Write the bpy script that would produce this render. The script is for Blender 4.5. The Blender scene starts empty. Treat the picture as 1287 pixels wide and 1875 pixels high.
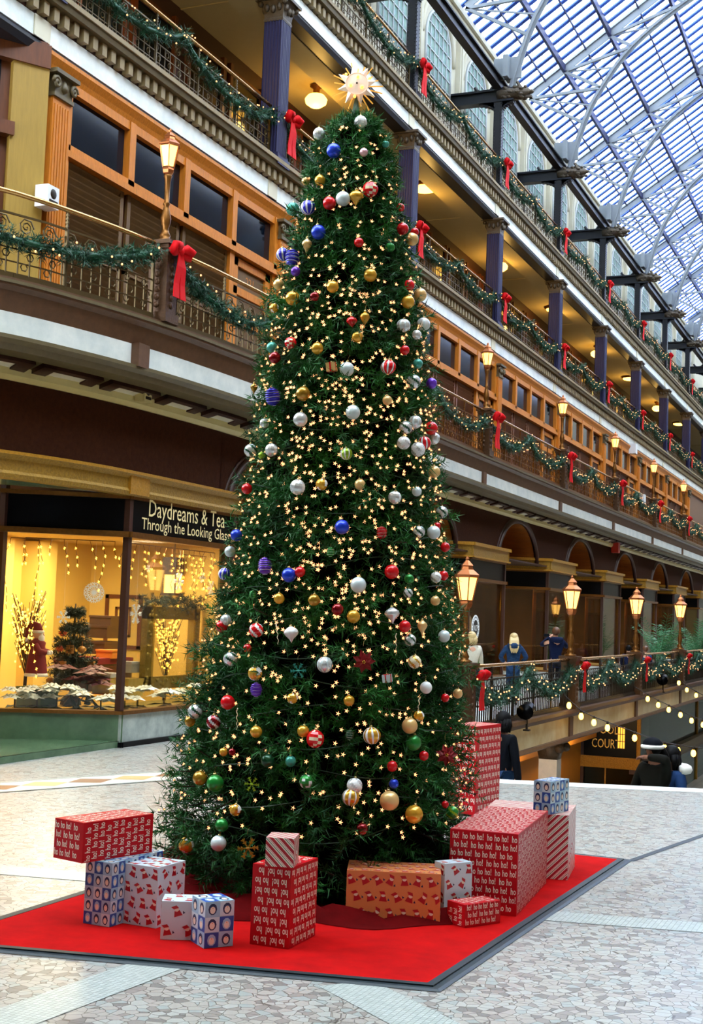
import bpy, bmesh, math, random
import numpy as np
from mathutils import Vector, Matrix
rnd = random.Random(7)
PI = math.pi
scene = bpy.context.scene
COL = scene.collection

# ---------------------------------------------------------------- camera
F = 2456.0; YAW, PITCH, ROLL = .395, .0765, .037; EYE = 1.95
cy, sy, cp, sp, cr, sr = math.cos(YAW), math.sin(YAW), math.cos(PITCH), math.sin(PITCH), math.cos(ROLL), math.sin(ROLL)
FW = Vector((-sy*cp, cy*cp, sp)); R0 = Vector((cy, sy, 0)); U0 = R0.cross(FW)
RT = cr*R0 + sr*U0; UP = -sr*R0 + cr*U0
CAM = Vector((0, 0, EYE))
cd = bpy.data.cameras.new('camera'); cam = bpy.data.objects.new('camera', cd); COL.objects.link(cam)
cd.sensor_fit = 'VERTICAL'; cd.sensor_height = 24; cd.lens = 24*F/1875; cd.clip_end = 400
m = Matrix((RT, UP, -FW)).transposed().to_4x4(); m.translation = CAM
cam.matrix_world = m
scene.camera = cam
# ---------------------------------------------------------------- sky, exposure
w = bpy.data.worlds.new('sky'); scene.world = w; w.use_nodes = True
bg = w.node_tree.nodes['Background']; bg.inputs[0].default_value = (.86, .94, 1, 1); bg.inputs[1].default_value = 9.0
scene.view_settings.view_transform = 'Standard'; scene.view_settings.look = 'None'
scene.view_settings.gamma = 1; scene.view_settings.use_curve_mapping = False
scene.view_settings.exposure = 0.22
try:
    scene.cycles.sample_clamp_indirect = 4.0; scene.cycles.max_bounces = 7; scene.cycles.use_denoising = True
except Exception: pass

def ray(x, y): return FW + (x-643.5)/F*RT - (y-937.5)/F*UP
def atX(x, y, X): d = ray(x, y); return CAM + d*(X/d.x)
def atY(x, y, Y): d = ray(x, y); return CAM + d*(Y/d.y)
def atZ(x, y, Z=0): d = ray(x, y); return CAM + d*((Z-EYE)/d.z)

# ---------------------------------------------------------------- materials
def lin(h):
    if not isinstance(h, str): return tuple(h)
    h = h.lstrip('#'); c = [int(h[i:i+2], 16)/255 for i in (0, 2, 4)]
    return tuple(v/12.92 if v <= .04045 else ((v+.055)/1.055)**2.4 for v in c)
def mat(name, col, rough=.5, metal=0., spec=.5, emit=0., ecol=None, var=0., scale=6., stretch=(1,1,1), col2=None, bump=0., coat=0.):
    mt = bpy.data.materials.new(name); mt.use_nodes = True; nt = mt.node_tree; b = nt.nodes['Principled BSDF']
    c = lin(col); b.inputs['Base Color'].default_value = (*c, 1); b.inputs['Roughness'].default_value = rough; b.inputs['Metallic'].default_value = metal
    b.inputs['Specular IOR Level'].default_value = spec
    if coat: b.inputs['Coat Weight'].default_value = coat
    if emit: b.inputs['Emission Color'].default_value = (*lin(ecol or col), 1); b.inputs['Emission Strength'].default_value = emit
    if var or col2 or bump:
        tc = nt.nodes.new('ShaderNodeTexCoord'); mp = nt.nodes.new('ShaderNodeMapping'); mp.inputs['Scale'].default_value = stretch
        nz = nt.nodes.new('ShaderNodeTexNoise'); nz.inputs['Scale'].default_value = scale; nz.inputs['Detail'].default_value = 6; nz.inputs['Roughness'].default_value = .65
        nt.links.new(tc.outputs['Object'], mp.inputs[0]); nt.links.new(mp.outputs[0], nz.inputs['Vector'])
        if var or col2:
            rp = nt.nodes.new('ShaderNodeValToRGB'); rp.color_ramp.elements[0].position = .3; rp.color_ramp.elements[1].position = .72
            c2 = lin(col2) if col2 else tuple(v*(1-var) for v in c)
            rp.color_ramp.elements[0].color = (*c2, 1); rp.color_ramp.elements[1].color = (*c, 1)
            nt.links.new(nz.outputs['Fac'], rp.inputs[0]); nt.links.new(rp.outputs[0], b.inputs['Base Color'])
        if bump:
            bp = nt.nodes.new('ShaderNodeBump'); bp.inputs['Strength'].default_value = bump; bp.inputs['Distance'].default_value = .02
            nt.links.new(nz.outputs['Fac'], bp.inputs['Height']); nt.links.new(bp.outputs[0], b.inputs['Normal'])
    return mt
def glass(name, tint=(1, 1, 1), refl=.12, rough=.02):
    mt = bpy.data.materials.new(name); mt.use_nodes = True; nt = mt.node_tree; nt.nodes.clear()
    o = nt.nodes.new('ShaderNodeOutputMaterial'); mx = nt.nodes.new('ShaderNodeMixShader'); t = nt.nodes.new('ShaderNodeBsdfTransparent'); g = nt.nodes.new('ShaderNodeBsdfGlossy')
    t.inputs[0].default_value = (*tint, 1); g.inputs['Roughness'].default_value = rough
    fr = nt.nodes.new('ShaderNodeFresnel'); fr.inputs[0].default_value = 1.5
    ma = nt.nodes.new('ShaderNodeMath'); ma.operation = 'MULTIPLY_ADD'; ma.inputs[1].default_value = .45; ma.inputs[2].default_value = refl
    nt.links.new(fr.outputs[0], ma.inputs[0]); nt.links.new(ma.outputs[0], mx.inputs[0])
    nt.links.new(t.outputs[0], mx.inputs[1]); nt.links.new(g.outputs[0], mx.inputs[2]); nt.links.new(mx.outputs[0], o.inputs[0])
    return mt
K = {}
K['oak'] = mat('golden_oak', '#d6822a', .42, spec=.25, var=.35, scale=5, stretch=(6, 6, .6))
K['oakdark'] = mat('dark_oak', '#6e3a1a', .42, var=.4, scale=5, stretch=(5, 5, .7))
K['mahog'] = mat('mahogany', '#43241a', .45, var=.35, scale=5, stretch=(5, 5, .7))
K['louver'] = mat('louver_wood', '#6b4c22', .55, var=.3, scale=4)
K['louverR'] = mat('louver_wood_red', '#7a4526', .5, var=.3, scale=4)
K['marble'] = mat('white_marble', '#f2f4ee', .3, col2='#ccd6d4', scale=2.2)
K['marblegreen'] = mat('green_marble', '#5f7a5c', .18, col2='#3e5a42', scale=2.0)
K['marblegrey'] = mat('grey_marble', '#bfc7c0', .2, col2='#7f8d88', scale=2.5)
K['cornice'] = mat('brown_cornice', '#64432a', .5, var=.35, scale=9)
K['cornice2'] = mat('olive_cornice', '#64573a', .5, var=.25, scale=9)
K['dentil'] = mat('dentil_stone', '#94805a', .55, var=.3, scale=9)
K['olive'] = mat('olive_moulding', '#5e5738', .5, var=.2)
K['cream'] = mat('cream_plaster', '#d8d3bd', .6, var=.08, scale=2)
K['ceil'] = mat('gallery_ceiling', '#b8a678', .7, var=.06)
K['creamyellow'] = mat('cream_yellow_moulding', '#d6c88a', .45, var=.1)
K['brownwall'] = mat('brown_relief_wall', '#41200f', .8, spec=.12, var=.45, scale=14, bump=.4)
K['copper'] = mat('copper_lunette', '#d07c36', .4, 0, var=.35, scale=4, stretch=(.6, .6, 6))
K['gold'] = mat('gilded_bronze', '#cf9630', .33, .5, var=.35, scale=26, bump=.5)
K['goldfrieze'] = mat('gilded_frieze', '#b3872a', .38, .3, var=.5, scale=30, bump=.8)
K['bronze'] = mat('bronze', '#8a5a26', .35, .7, var=.35, scale=20)
K['brass'] = mat('polished_brass', '#d8a868', .22, .9)
K['iron'] = mat('bronze_ironwork', '#5a4a2c', .4, .6)
K['irondark'] = mat('dark_ironwork', '#2c241c', .45, .5)
K['post'] = mat('brown_newel_metal', '#5b3c22', .42, .35, var=.35, scale=22, bump=.5)
K['slate'] = mat('slate_blue_paint', '#2f2f52', .4, .1, spec=.3)
K['slatetop'] = mat('dark_steel_paint', '#23252c', .38, .2)
K['capital'] = mat('capital_bronze', '#5e5244', .45, .3, var=.4, scale=24, bump=.6)
K['navy'] = mat('dark_blue_window', '#0a1826', .08, 0, spec=.25, var=.4, scale=1.3)
K['black'] = mat('black_signboard', '#05060a', .35, spec=.12)
K['darkglass'] = mat('dark_interior', '#1a1510', .2, var=.4, scale=2)
K['glass'] = glass('clear_glass', (.96, .98, .96), .03)
K['tintglass'] = glass('bronze_tinted_glass', (.8, .74, .58), .06)
K['roofglass'] = glass('skylight_glass', (.9, .96, 1), .02, .1)
K['bar'] = mat('blue_glazing_bar', '#3a68dc', .4)
K['steelblue'] = mat('dark_blue_purlin', '#20255a', .4)
K['trussgrey'] = mat('grey_white_truss_paint', '#8d959c', .5, var=.08)
K['steelwhite'] = mat('white_painted_steel', '#c9cfd2', .45, var=.08)
K['lampglass'] = mat('lit_lantern_glass', '#ffdf8a', .4, emit=2.6, ecol='#ffc460')
K['lampcore'] = mat('lantern_bulb', '#fff2c0', .4, emit=16, ecol='#ffdc90')
K['ceillamp'] = mat('lit_ceiling_lamp', '#ffd27a', .4, emit=7, ecol='#ffc050')
K['fairy'] = mat('fairy_bulb', '#ffb060', .4, emit=1.7, ecol='#ffb47c')
K['fairyw'] = mat('warm_bulb', '#ffd060', .4, emit=9, ecol='#ffc24a')
K['needle'] = mat('pine_needles', '#2a7a26', .55, col2='#083020', scale=3.2, spec=.3)
K['needlegar'] = mat('garland_needles', '#15593a', .5, col2='#0a3020', scale=5)
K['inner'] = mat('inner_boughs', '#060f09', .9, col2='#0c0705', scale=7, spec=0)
K['bark'] = mat('bark', '#3a2617', .8, var=.4)
K['wire'] = mat('green_wire', '#12351f', .6)
K['redribbon'] = mat('red_velvet_ribbon', '#cc0812', .6, spec=.15)
K['redcarpet'] = mat('red_carpet_pile', '#b80404', .95, spec=.1, col2='#980304', scale=5, bump=.15)
K['redskirt'] = mat('dark_red_cloth', '#5c0406', .9, spec=.05, var=.4)
K['rubber'] = mat('black_rubber', '#1c2a30', .45)
K['white'] = mat('white_plastic', '#e6e8ea', .4)
K['cap'] = mat('ornament_cap', '#c9b47a', .25, .9)
K['alarm'] = mat('red_alarm', '#c03022', .4)

# ---------------------------------------------------------------- mesh helper
class MB:
    def __init__(s): s.v = []; s.f = []; s.mi = []; s.sm = []
    def add(s, vs, fs, mi=0, smooth=False):
        o = len(s.v); s.v += [tuple(p) for p in vs]
        for f in fs: s.f.append(tuple(i+o for i in f)); s.mi.append(mi); s.sm.append(smooth)
    def bx(s, x0, x1, y0, y1, z0, z1, mi=0):
        s.add([(x0,y0,z0),(x1,y0,z0),(x1,y1,z0),(x0,y1,z0),(x0,y0,z1),(x1,y0,z1),(x1,y1,z1),(x0,y1,z1)],
              [(0,3,2,1),(4,5,6,7),(0,1,5,4),(1,2,6,5),(2,3,7,6),(3,0,4,7)], mi)
    def obox(s, c, ax, ay, az, hx, hy, hz, mi=0):
        c = Vector(c); ax = Vector(ax)*hx; ay = Vector(ay)*hy; az = Vector(az)*hz
        s.add([c-ax-ay-az, c+ax-ay-az, c+ax+ay-az, c-ax+ay-az, c-ax-ay+az, c+ax-ay+az, c+ax+ay+az, c-ax+ay+az],
              [(0,3,2,1),(4,5,6,7),(0,1,5,4),(1,2,6,5),(2,3,7,6),(3,0,4,7)], mi)
    def bar(s, a, b, w, h=None, mi=0):
        a = Vector(a); b = Vector(b); d = b-a; L = d.length
        if L < 1e-6: return
        d /= L; up = Vector((0,0,1)) if abs(d.z) < .95 else Vector((1,0,0)); x = d.cross(up).normalized(); z = x.cross(d)
        s.obox((a+b)/2, x, d, z, w/2, L/2, (h or w)/2, mi)
    def lathe(s, prof, n=16, c=(0,0,0), mi=0, smooth=True, sx=1, sy=1, rot=0):
        vs = []; fs = []; m = len(prof)
        for r, z in prof:
            for i in range(n):
                a = 2*PI*i/n+rot; vs.append((c[0]+r*math.cos(a)*sx, c[1]+r*math.sin(a)*sy, c[2]+z))
        for j in range(m-1):
            for i in range(n):
                k = (i+1) % n; fs.append((j*n+i, j*n+k, (j+1)*n+k, (j+1)*n+i))
        if prof[0][0] > 1e-4: fs.append(tuple(range(n-1, -1, -1)))
        if prof[-1][0] > 1e-4: fs.append(tuple(range((m-1)*n, m*n)))
        s.add(vs, fs, mi, smooth)
    def sphere(s, c, r, n=12, m=8, mi=0, sq=(1,1,1)):
        vs = [(c[0], c[1], c[2]-r*sq[2])]; fs = []
        for j in range(1, m):
            t = PI*j/m-PI/2
            for i in range(n): a = 2*PI*i/n; vs.append((c[0]+r*sq[0]*math.cos(t)*math.cos(a), c[1]+r*sq[1]*math.cos(t)*math.sin(a), c[2]+r*sq[2]*math.sin(t)))
        vs.append((c[0], c[1], c[2]+r*sq[2])); T = len(vs)-1
        for i in range(n):
            k = (i+1) % n; fs.append((0, 1+k, 1+i)); fs.append((T, 1+(m-2)*n+i, 1+(m-2)*n+k))
            for j in range(m-2): fs.append((1+j*n+i, 1+j*n+k, 1+(j+1)*n+k, 1+(j+1)*n+i))
        s.add(vs, fs, mi, True)
    def tube(s, path, r, n=8, mi=0, caps=True):
        path = [Vector(p) for p in path]; m = len(path); vs = []; fs = []; x = None
        for j, p in enumerate(path):
            d = (path[min(j+1, m-1)]-path[max(j-1, 0)])
            d = d.normalized() if d.length > 1e-9 else Vector((0,0,1))
            if x is None: x = d.orthogonal().normalized()
            else: x = (x-d*x.dot(d)); x = x.normalized() if x.length > 1e-6 else d.orthogonal().normalized()
            y = d.cross(x); rr = r[j] if isinstance(r, (list, tuple)) else r
            for i in range(n): a = 2*PI*i/n; vs.append(p+x*(rr*math.cos(a))+y*(rr*math.sin(a)))
        for j in range(m-1):
            for i in range(n): k = (i+1) % n; fs.append((j*n+i, j*n+k, (j+1)*n+k, (j+1)*n+i))
        if caps: fs.append(tuple(range(n-1,-1,-1))); fs.append(tuple(range((m-1)*n, m*n)))
        s.add(vs, fs, mi, n > 5)
    def prism(s, poly, axis, a, b, mi=0):
        """closed 2-D polygon extruded along axis 0/1/2 from a to b; polygon holds the two other coordinates in order"""
        n = len(poly); vs = []
        for t in (a, b):
            for p, q in poly: vs.append((t,p,q) if axis == 0 else (p,t,q) if axis == 1 else (p,q,t))
        fs = [tuple(range(n)), tuple(range(2*n-1, n-1, -1))]+[(i, n+i, n+(i+1) % n, (i+1) % n) for i in range(n)]
        s.add(vs, fs, mi)
    def sweep(s, prof, path, mi=0, smooth=False):
        """prof: closed list of (outward offset, z); path: list of ((x, y), (nx, ny))"""
        n = len(prof); m = len(path); vs = []; fs = []
        for (px, py), (nx, ny) in path:
            for o, z in prof: vs.append((px+nx*o, py+ny*o, z))
        for j in range(m-1):
            for i in range(n): k = (i+1) % n; fs.append((j*n+i, (j+1)*n+i, (j+1)*n+k, j*n+k))
        fs.append(tuple(range(n))); fs.append(tuple(range((m-1)*n, m*n)[::-1]))
        s.add(vs, fs, mi, smooth)
    def build(s, name, mats, parent=None, loc=None):
        me = bpy.data.meshes.new(name); me.from_pydata(s.v, [], s.f)
        if not isinstance(mats, (list, tuple)): mats = [mats]
        for q in mats: me.materials.append(K[q] if isinstance(q, str) else q)
        if s.f:
            me.polygons.foreach_set('material_index', s.mi); me.polygons.foreach_set('use_smooth', s.sm)
        me.update()
        o = bpy.data.objects.new(name, me); COL.objects.link(o)
        if parent: o.parent = parent
        if loc is not None: o.location = loc
        return o
def fixn(o):
    bm = bmesh.new(); bm.from_mesh(o.data); bmesh.ops.recalc_face_normals(bm, faces=bm.faces); bm.to_mesh(o.data); bm.free(); return o
def tag(o, label, cat, group=None, kind=None):
    o['label'] = label; o['category'] = cat
    if group: o['group'] = group
    if kind: o['kind'] = kind
    return o
def thing(name, label, cat, loc=(0,0,0), rz=0, group=None):
    o = bpy.data.objects.new(name, None); COL.objects.link(o); o.location = loc; o.rotation_euler = (0,0,rz); o.empty_display_size = .1
    return tag(o, label, cat, group)
def struct(o, label=None):
    o['kind'] = 'structure'
    if label: o['label'] = label
    return o
def S(mb, name, mats, label=None): return struct(fixn(mb.build(name, mats)), label)
def kids(o): return [c for c in KID.get(o.name, [])]
KID = {}
def reg(root):
    """remember the children of a prototype (and theirs) so that copies need no scene look-ups"""
    def rec(o):
        ch = list(o.children); KID[o.name] = ch
        for c in ch: rec(c)
    rec(root); return root
def dup(root, loc=None, rz=None, label=None):
    def rec(o, par):
        c = o.copy(); COL.objects.link(c)
        if par: c.parent = par
        for ch in KID.get(o.name, []): rec(ch, c)
        return c
    c = rec(root, None)
    if loc is not None: c.location = loc
    if rz is not None: c.rotation_euler = (0,0,rz)
    if label: c['label'] = label
    return c
ORD = ['nearest', 'second nearest', 'third nearest', 'fourth nearest', 'fifth nearest', 'sixth nearest', 'seventh nearest', 'eighth nearest', 'ninth nearest', 'tenth nearest', 'eleventh nearest', 'twelfth nearest']

def tri_mesh(name, co, matn, parent=None, loc=None):
    """co: numpy (n,3,3) triangles"""
    n = len(co); me = bpy.data.meshes.new(name)
    me.vertices.add(n*3); me.vertices.foreach_set('co', co.astype(np.float32).ravel())
    me.loops.add(n*3); me.loops.foreach_set('vertex_index', np.arange(n*3, dtype=np.int32))
    me.polygons.add(n); me.polygons.foreach_set('loop_start', np.arange(0, n*3, 3, dtype=np.int32))
    try: me.polygons.foreach_set('loop_total', np.full(n, 3, dtype=np.int32))
    except Exception: pass
    me.update(calc_edges=True); me.validate()
    me.materials.append(K[matn] if isinstance(matn, str) else matn)
    o = bpy.data.objects.new(name, me); COL.objects.link(o)
    if parent: o.parent = parent
    if loc is not None: o.location = loc
    return o
NR = np.random.default_rng(11)
def needles(p0, d, L, per, nl, nw, spread=.9):
    """needle triangles along stems: p0, d (unit) (n,3), L (n,)"""
    n = len(p0); t = NR.uniform(0.05, 1.0, (n, per, 1)); b = p0[:, None]+d[:, None]*(L[:, None, None]*t)
    q = NR.normal(size=(n, per, 3)); q -= d[:, None]*np.sum(q*d[:, None], 2, keepdims=True); q /= np.linalg.norm(q, axis=2, keepdims=True)+1e-9
    nd = d[:, None]*NR.uniform(.4, .9, (n, per, 1))+q*spread; nd /= np.linalg.norm(nd, axis=2, keepdims=True)
    sd = np.cross(nd, q); sd = np.cross(nd, NR.normal(size=(n, per, 3))); sd /= np.linalg.norm(sd, axis=2, keepdims=True)+1e-9
    ln = nl*NR.uniform(.7, 1.2, (n, per, 1))
    return np.stack([b-sd*nw, b+sd*nw, b+nd*ln], 2).reshape(-1, 3, 3)
def text_geo(s, size, sx=1., shear=0., bold=0.):
    cu = bpy.data.curves.new('t', 'FONT'); cu.body = s; cu.size = size; cu.resolution_u = 2; cu.shear = shear; cu.offset = bold*size
    o = bpy.data.objects.new('t', cu); COL.objects.link(o)
    dg = bpy.context.evaluated_depsgraph_get(); me = bpy.data.meshes.new_from_object(o.evaluated_get(dg))
    v = [(p.co.x*sx, p.co.y) for p in me.vertices]; f = [tuple(p.vertices) for p in me.polygons]
    bpy.data.objects.remove(o); bpy.data.curves.remove(cu); bpy.data.meshes.remove(me)
    return v, f
def put_text(mb, s, size, org, u, v, mi, sx=1., center=False, depth=0.0, shear=0.):
    tv, tf = text_geo(s, size, sx, shear); org = Vector(org); u = Vector(u); v = Vector(v)
    if not tv: return 0
    x0 = min(p[0] for p in tv); x1 = max(p[0] for p in tv); off = -(x0+x1)/2 if center else 0
    n = u.cross(v); vs = [org+u*(p[0]+off)+v*p[1]+n*depth for p in tv]
    mb.add(vs, tf, mi); return x1-x0
# ================================================================ THE SETTING
def mosaic_mat():
    mt = bpy.data.materials.new('crazy_paving_mosaic'); mt.use_nodes = True; nt = mt.node_tree; b = nt.nodes['Principled BSDF']; N = nt.nodes.new; L = nt.links.new
    tc = N('ShaderNodeTexCoord'); nz = N('ShaderNodeTexNoise'); nz.inputs['Scale'].default_value = 3
    v1 = N('ShaderNodeTexVoronoi'); v1.inputs['Scale'].default_value = 17
    v2 = N('ShaderNodeTexVoronoi'); v2.feature = 'DISTANCE_TO_EDGE'; v2.inputs['Scale'].default_value = 17
    for v in (v1, v2): L(tc.outputs['Object'], v.inputs['Vector'])
    L(tc.outputs['Object'], nz.inputs['Vector'])
    sx = N('ShaderNodeSeparateColor'); L(v1.outputs['Color'], sx.inputs[0])
    rp = N('ShaderNodeValToRGB'); e = rp.color_ramp.elements; e[0].position = 0; e[0].color = (*lin('#7f7c78'), 1); e[1].position = 1; e[1].color = (*lin('#adaea6'), 1)
    for p, c in ((.1, '#908a84'), (.2, '#a7a39b'), (.45, '#abaca6'), (.7, '#9ca39f'), (.85, '#a59f98')): q = e.new(p); q.color = (*lin(c), 1)
    rp.color_ramp.interpolation = 'CONSTANT'; L(sx.outputs[0], rp.inputs[0])
    r2 = N('ShaderNodeValToRGB'); r2.color_ramp.elements[0].position = .015; r2.color_ramp.elements[1].position = .04; L(v2.outputs['Distance'], r2.inputs[0])
    mx = N('ShaderNodeMix'); mx.data_type = 'RGBA'; mx.inputs[6].default_value = (*lin('#57524a'), 1); L(r2.outputs[0], mx.inputs[0]); L(rp.outputs[0], mx.inputs[7])
    L(mx.outputs[2], b.inputs['Base Color']); b.inputs['Roughness'].default_value = .28
    return mt
def tile_mat(name, a, b_, sc, grout):
    mt = bpy.data.materials.new(name); mt.use_nodes = True; nt = mt.node_tree; b = nt.nodes['Principled BSDF']; N = nt.nodes.new; L = nt.links.new
    tc = N('ShaderNodeTexCoord'); br = N('ShaderNodeTexBrick'); br.offset = 0; br.inputs['Scale'].default_value = sc; br.inputs['Color1'].default_value = (*lin(a), 1); br.inputs['Color2'].default_value = (*lin(b_), 1)
    br.inputs['Mortar'].default_value = (*lin(grout), 1); br.inputs['Mortar Size'].default_value = .03; br.inputs['Brick Width'].default_value = .5; br.inputs['Row Height'].default_value = .5
    L(tc.outputs['Object'], br.inputs['Vector']); L(br.outputs[0], b.inputs['Base Color']); b.inputs['Roughness'].default_value = .28
    return mt
K['mosaic'] = mosaic_mat()
K['smalltile'] = tile_mat('small_white_tiles', '#bcc3be', '#aab3ae', 16, '#7d8680')
K['lowfloor'] = tile_mat('lower_floor_tiles', '#7d7468', '#6d6358', 1.6, '#4a443c')
YEND = 118
mb = MB()
EDGE = [(6.6, 18.6), (1.5, 17.9), (-1, 17.35), (-2.3, 16.92), (-3.4, 16.55), (-4.5, 16.2), (-6, 16.0), (-7.1, 15.95)]
mb.prism([(-14.2, -8), (6.6, -8)]+EDGE+[(-7.1, YEND), (-14.2, YEND)], 2, -.6, 0)
S(mb, 'floor', ['mosaic'])
mb = MB()
for a, b in zip(EDGE[:-1], EDGE[1:]):
    mb.add([(a[0], a[1], .003), (b[0], b[1], .003), (b[0], b[1]-.42, .003), (a[0], a[1]-.42, .003)], [(0,1,2,3)])
    mb.add([(a[0], a[1], .003), (b[0], b[1], .003), (b[0], b[1]+.02, -.6), (a[0], a[1]+.02, -.6)], [(0,1,2,3)])
S(mb, 'trim_1', ['marble'], 'white marble nosing along the top of the stairs')
def strip(n, pts, wd, m, lab=None, z=.003):
    mb = MB()
    for a, b in zip(pts[:-1], pts[1:]):
        a = Vector((*a, z)); b = Vector((*b, z)); d = (b-a).normalized(); q = Vector((-d.y, d.x, 0))*wd/2
        mb.add([a-q, b-q, b+q, a+q], [(0,1,2,3)])
    return S(mb, 'trim_%d' % n, [m], lab)
strip(2, [(-3.95, 4.6), (-3.78, 6.6)], .3, 'smalltile', 'strip of small pale tiles inlaid in the mosaic floor')
strip(3, [(-2.75, 6.75), (-1.7, 5.95)], .32, 'smalltile', 'strip of small pale tiles running from the carpet corner')
strip(4, [(-2.3, 8.93), (2.5, 9.95)], .3, 'smalltile', 'strip of small pale tiles on the right of the carpet')
strip(5, [(-9.6, 7.55), (-5.0, 8.47)], .3, 'smalltile', 'strip of small pale tiles on the left of the carpet')
strip(6, [(-2.12, 11.37), (-1.75, 13.3), (-1.1, 14.6)], .06, 'rubber', 'thin dark line inlaid in the floor')
mb = MB()   # band of lozenges in front of the shop
A0 = Vector((-9.2, 11.0, .004)); A1 = Vector((-6.6, 17.0, .004)); d = (A1-A0); Lb = d.length; d /= Lb; q = Vector((-d.y, d.x, 0))
mb.add([A0-q*.3, A1-q*.3, A1+q*.3, A0+q*.3], [(0,1,2,3)], 0)
for i in range(11):
    c = A0+d*(.3+i*.58); c.z = .006
    mb.add([c-d*.29, c-q*.2, c+d*.29, c+q*.2], [(0,1,2,3)], 1+(i % 2))
for sgn in (-1, 1): mb.add([A0+q*sgn*.3+Vector((0,0,.003)), A1+q*sgn*.3+Vector((0,0,.003)), A1+q*sgn*.36+Vector((0,0,.003)), A0+q*sgn*.36+Vector((0,0,.003))], [(0,1,2,3)], 3)
K['loz1'] = mat('tan_mosaic', '#c9ac74', .3); K['loz2'] = mat('brown_mosaic', '#8a5f48', .3); K['lozbg'] = mat('pale_mosaic', '#d9d4c4', .3)
S(mb, 'trim_7', ['lozbg', 'loz1', 'loz2', 'smalltile'], 'mosaic band of lozenges in front of the shop')
mb = MB(); mb.bx(-14.8, 6.9, -8, 4.0, 5.9, 6.4); mb.bx(-14.8, 6.9, -8, 3.5, 10.3, 10.9); mb.bx(-14.8, 6.9, -8, 3.0, 14.4, 15); S(mb, 'ceiling_light_block', ['ceil'], 'unseen slabs added over the near end to block skylight')  # slabs added out of view to keep skylight off the near floor
K['lowglass'] = glass('dark_teal_glass', (.35, .5, .46), .03)
mb = MB(); mb.bx(-10.1, -7.05, 22.5, YEND, 0, .006); S(mb, 'floor_gallery', ['marble'], 'ground gallery floor with its bright reflection painted in white')  # thin slab added; its white stands in for light reflected off the floor
# --- lower level
mb = MB(); mb.bx(-14.2, 6.6, 15, YEND, -4.6, -4.3); S(mb, 'floor_lower', ['lowfloor'])
mb = MB()
for i in range(25): mb.bx(-6.9, .5, 16.25+i*.32, 16.6+i*.32+(0 if i else 0), -4.3, -.17*(i+1), 0)
S(mb, 'stairs', ['marblegrey'], 'stone stairs going down from the landing')
K['farwall'] = mat('brown_far_wall', '#6b5136', .7, var=.3, scale=.5)
# --- outer walls that close the hall
mb = MB(); mb.bx(6.6, 6.9, -8, YEND, -4.6, 21.6); S(mb, 'wall_right', ['farwall'])
mb = MB(); mb.bx(-14.8, 6.9, -8.3, -8, -.6, 30); S(mb, 'wall_back', ['cream'])
mb = MB(); mb.bx(-14.8, 6.9, YEND, YEND+.3, -4.6, 30); S(mb, 'wall_front', ['cream'])
K['lowwall'] = mat('warm_lower_wall', '#c98f36', .6, var=.15, scale=1.5)
mb = MB(); mb.bx(-14.5, -14.2, -8, YEND, -4.6, 6); S(mb, 'wall_left', ['darkglass'])

# ---------------------------------------------------------------- paths
def mkpath(pts, step=.35):
    out = []; P = [Vector((*p, 0)) for p in pts]
    for i in range(len(P)-1):
        p0 = P[max(i-1, 0)]; p1 = P[i]; p2 = P[i+1]; p3 = P[min(i+2, len(P)-1)]
        L = (p2-p1).length; n = max(1, min(14, int(L/step)))
        for j in range(n):
            t = j/n
            if L > 12: q = p1.lerp(p2, t)
            else: q = .5*((2*p1)+(p2-p0)*t+(2*p0-5*p1+4*p2-p3)*t*t+(3*p1-p0-3*p2+p3)*t**3)
            out.append(q)
    out.append(P[-1]); res = []
    for i, q in enumerate(out):
        d = (out[min(i+1, len(out)-1)]-out[max(i-1, 0)]).normalized(); res.append(((q.x, q.y), (d.y, -d.x)))
    return res
X1, X2, X3 = -7.1, -9.75, -12.0
BAL = [(-12.2, 11.9), (-11.1, 12.7), (-10.5, 13.6), (-10.12, 15.0), (-9.9, 16.4), (-9.8, 17.8), (-9.75, 19.2), (-9.75, 20.5)]
P2c = mkpath(BAL); P2 = P2c+[((-9.75, YEND), (1, 0))]
def box_prof(o0, o1, z0, z1): return [(o0, z0), (o1, z0), (o1, z1), (o0, z1)]
# --- second gallery: fascia, soffit
mb = MB()
mb.sweep([(-2.4, 6.0), (.14, 6.0), (.14, 5.9), (.06, 5.85), (.02, 5.72), (-.02, 5.6), (-2.4, 5.6)], P2, 0)
mb.sweep(box_prof(.13, .16, 5.93, 5.97), P2, 1)
mb.sweep([(-.3, 5.3), (.07, 5.3), (.07, 5.25), (.0, 5.2), (-.03, 5.12), (-.3, 5.1)], P2, 1)
S(mb, 'trim_8', ['cornice', 'cornice2'], 'brown cornice and mouldings of the second gallery')
mb = MB(); mb.sweep(box_prof(-.3, -.02, 5.3, 5.6), P2, 0)
for j in range(12):
    y = 15.95+7.95*j; x = -9.9 if j == 0 else -9.75; mb.bx(x-.1, x+.03, y-.14, y+.14, 5.28, 5.61, 1)
S(mb, 'trim_9', ['marble', 'cornice'], 'white marble band of the second gallery with brown dividers')
mb = MB()
mb.sweep([(-.3, 5.13), (-.3, 5.2), (-.72, 5.08), (-.72, 5.0)], P2, 0)
def along(path, s0):      # points at constant spacing on a path
    out = []; acc = 0; nxt = 0
    for (a, na), (b, nb) in zip(path[:-1], path[1:]):
        L = math.hypot(b[0]-a[0], b[1]-a[1])
        while nxt <= acc+L:
            t = (nxt-acc)/max(L, 1e-9); out.append(((a[0]+(b[0]-a[0])*t, a[1]+(b[1]-a[1])*t), (na[0]+(nb[0]-na[0])*t, na[1]+(nb[1]-na[1])*t))); nxt += s0
        acc += L
    return out
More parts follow.
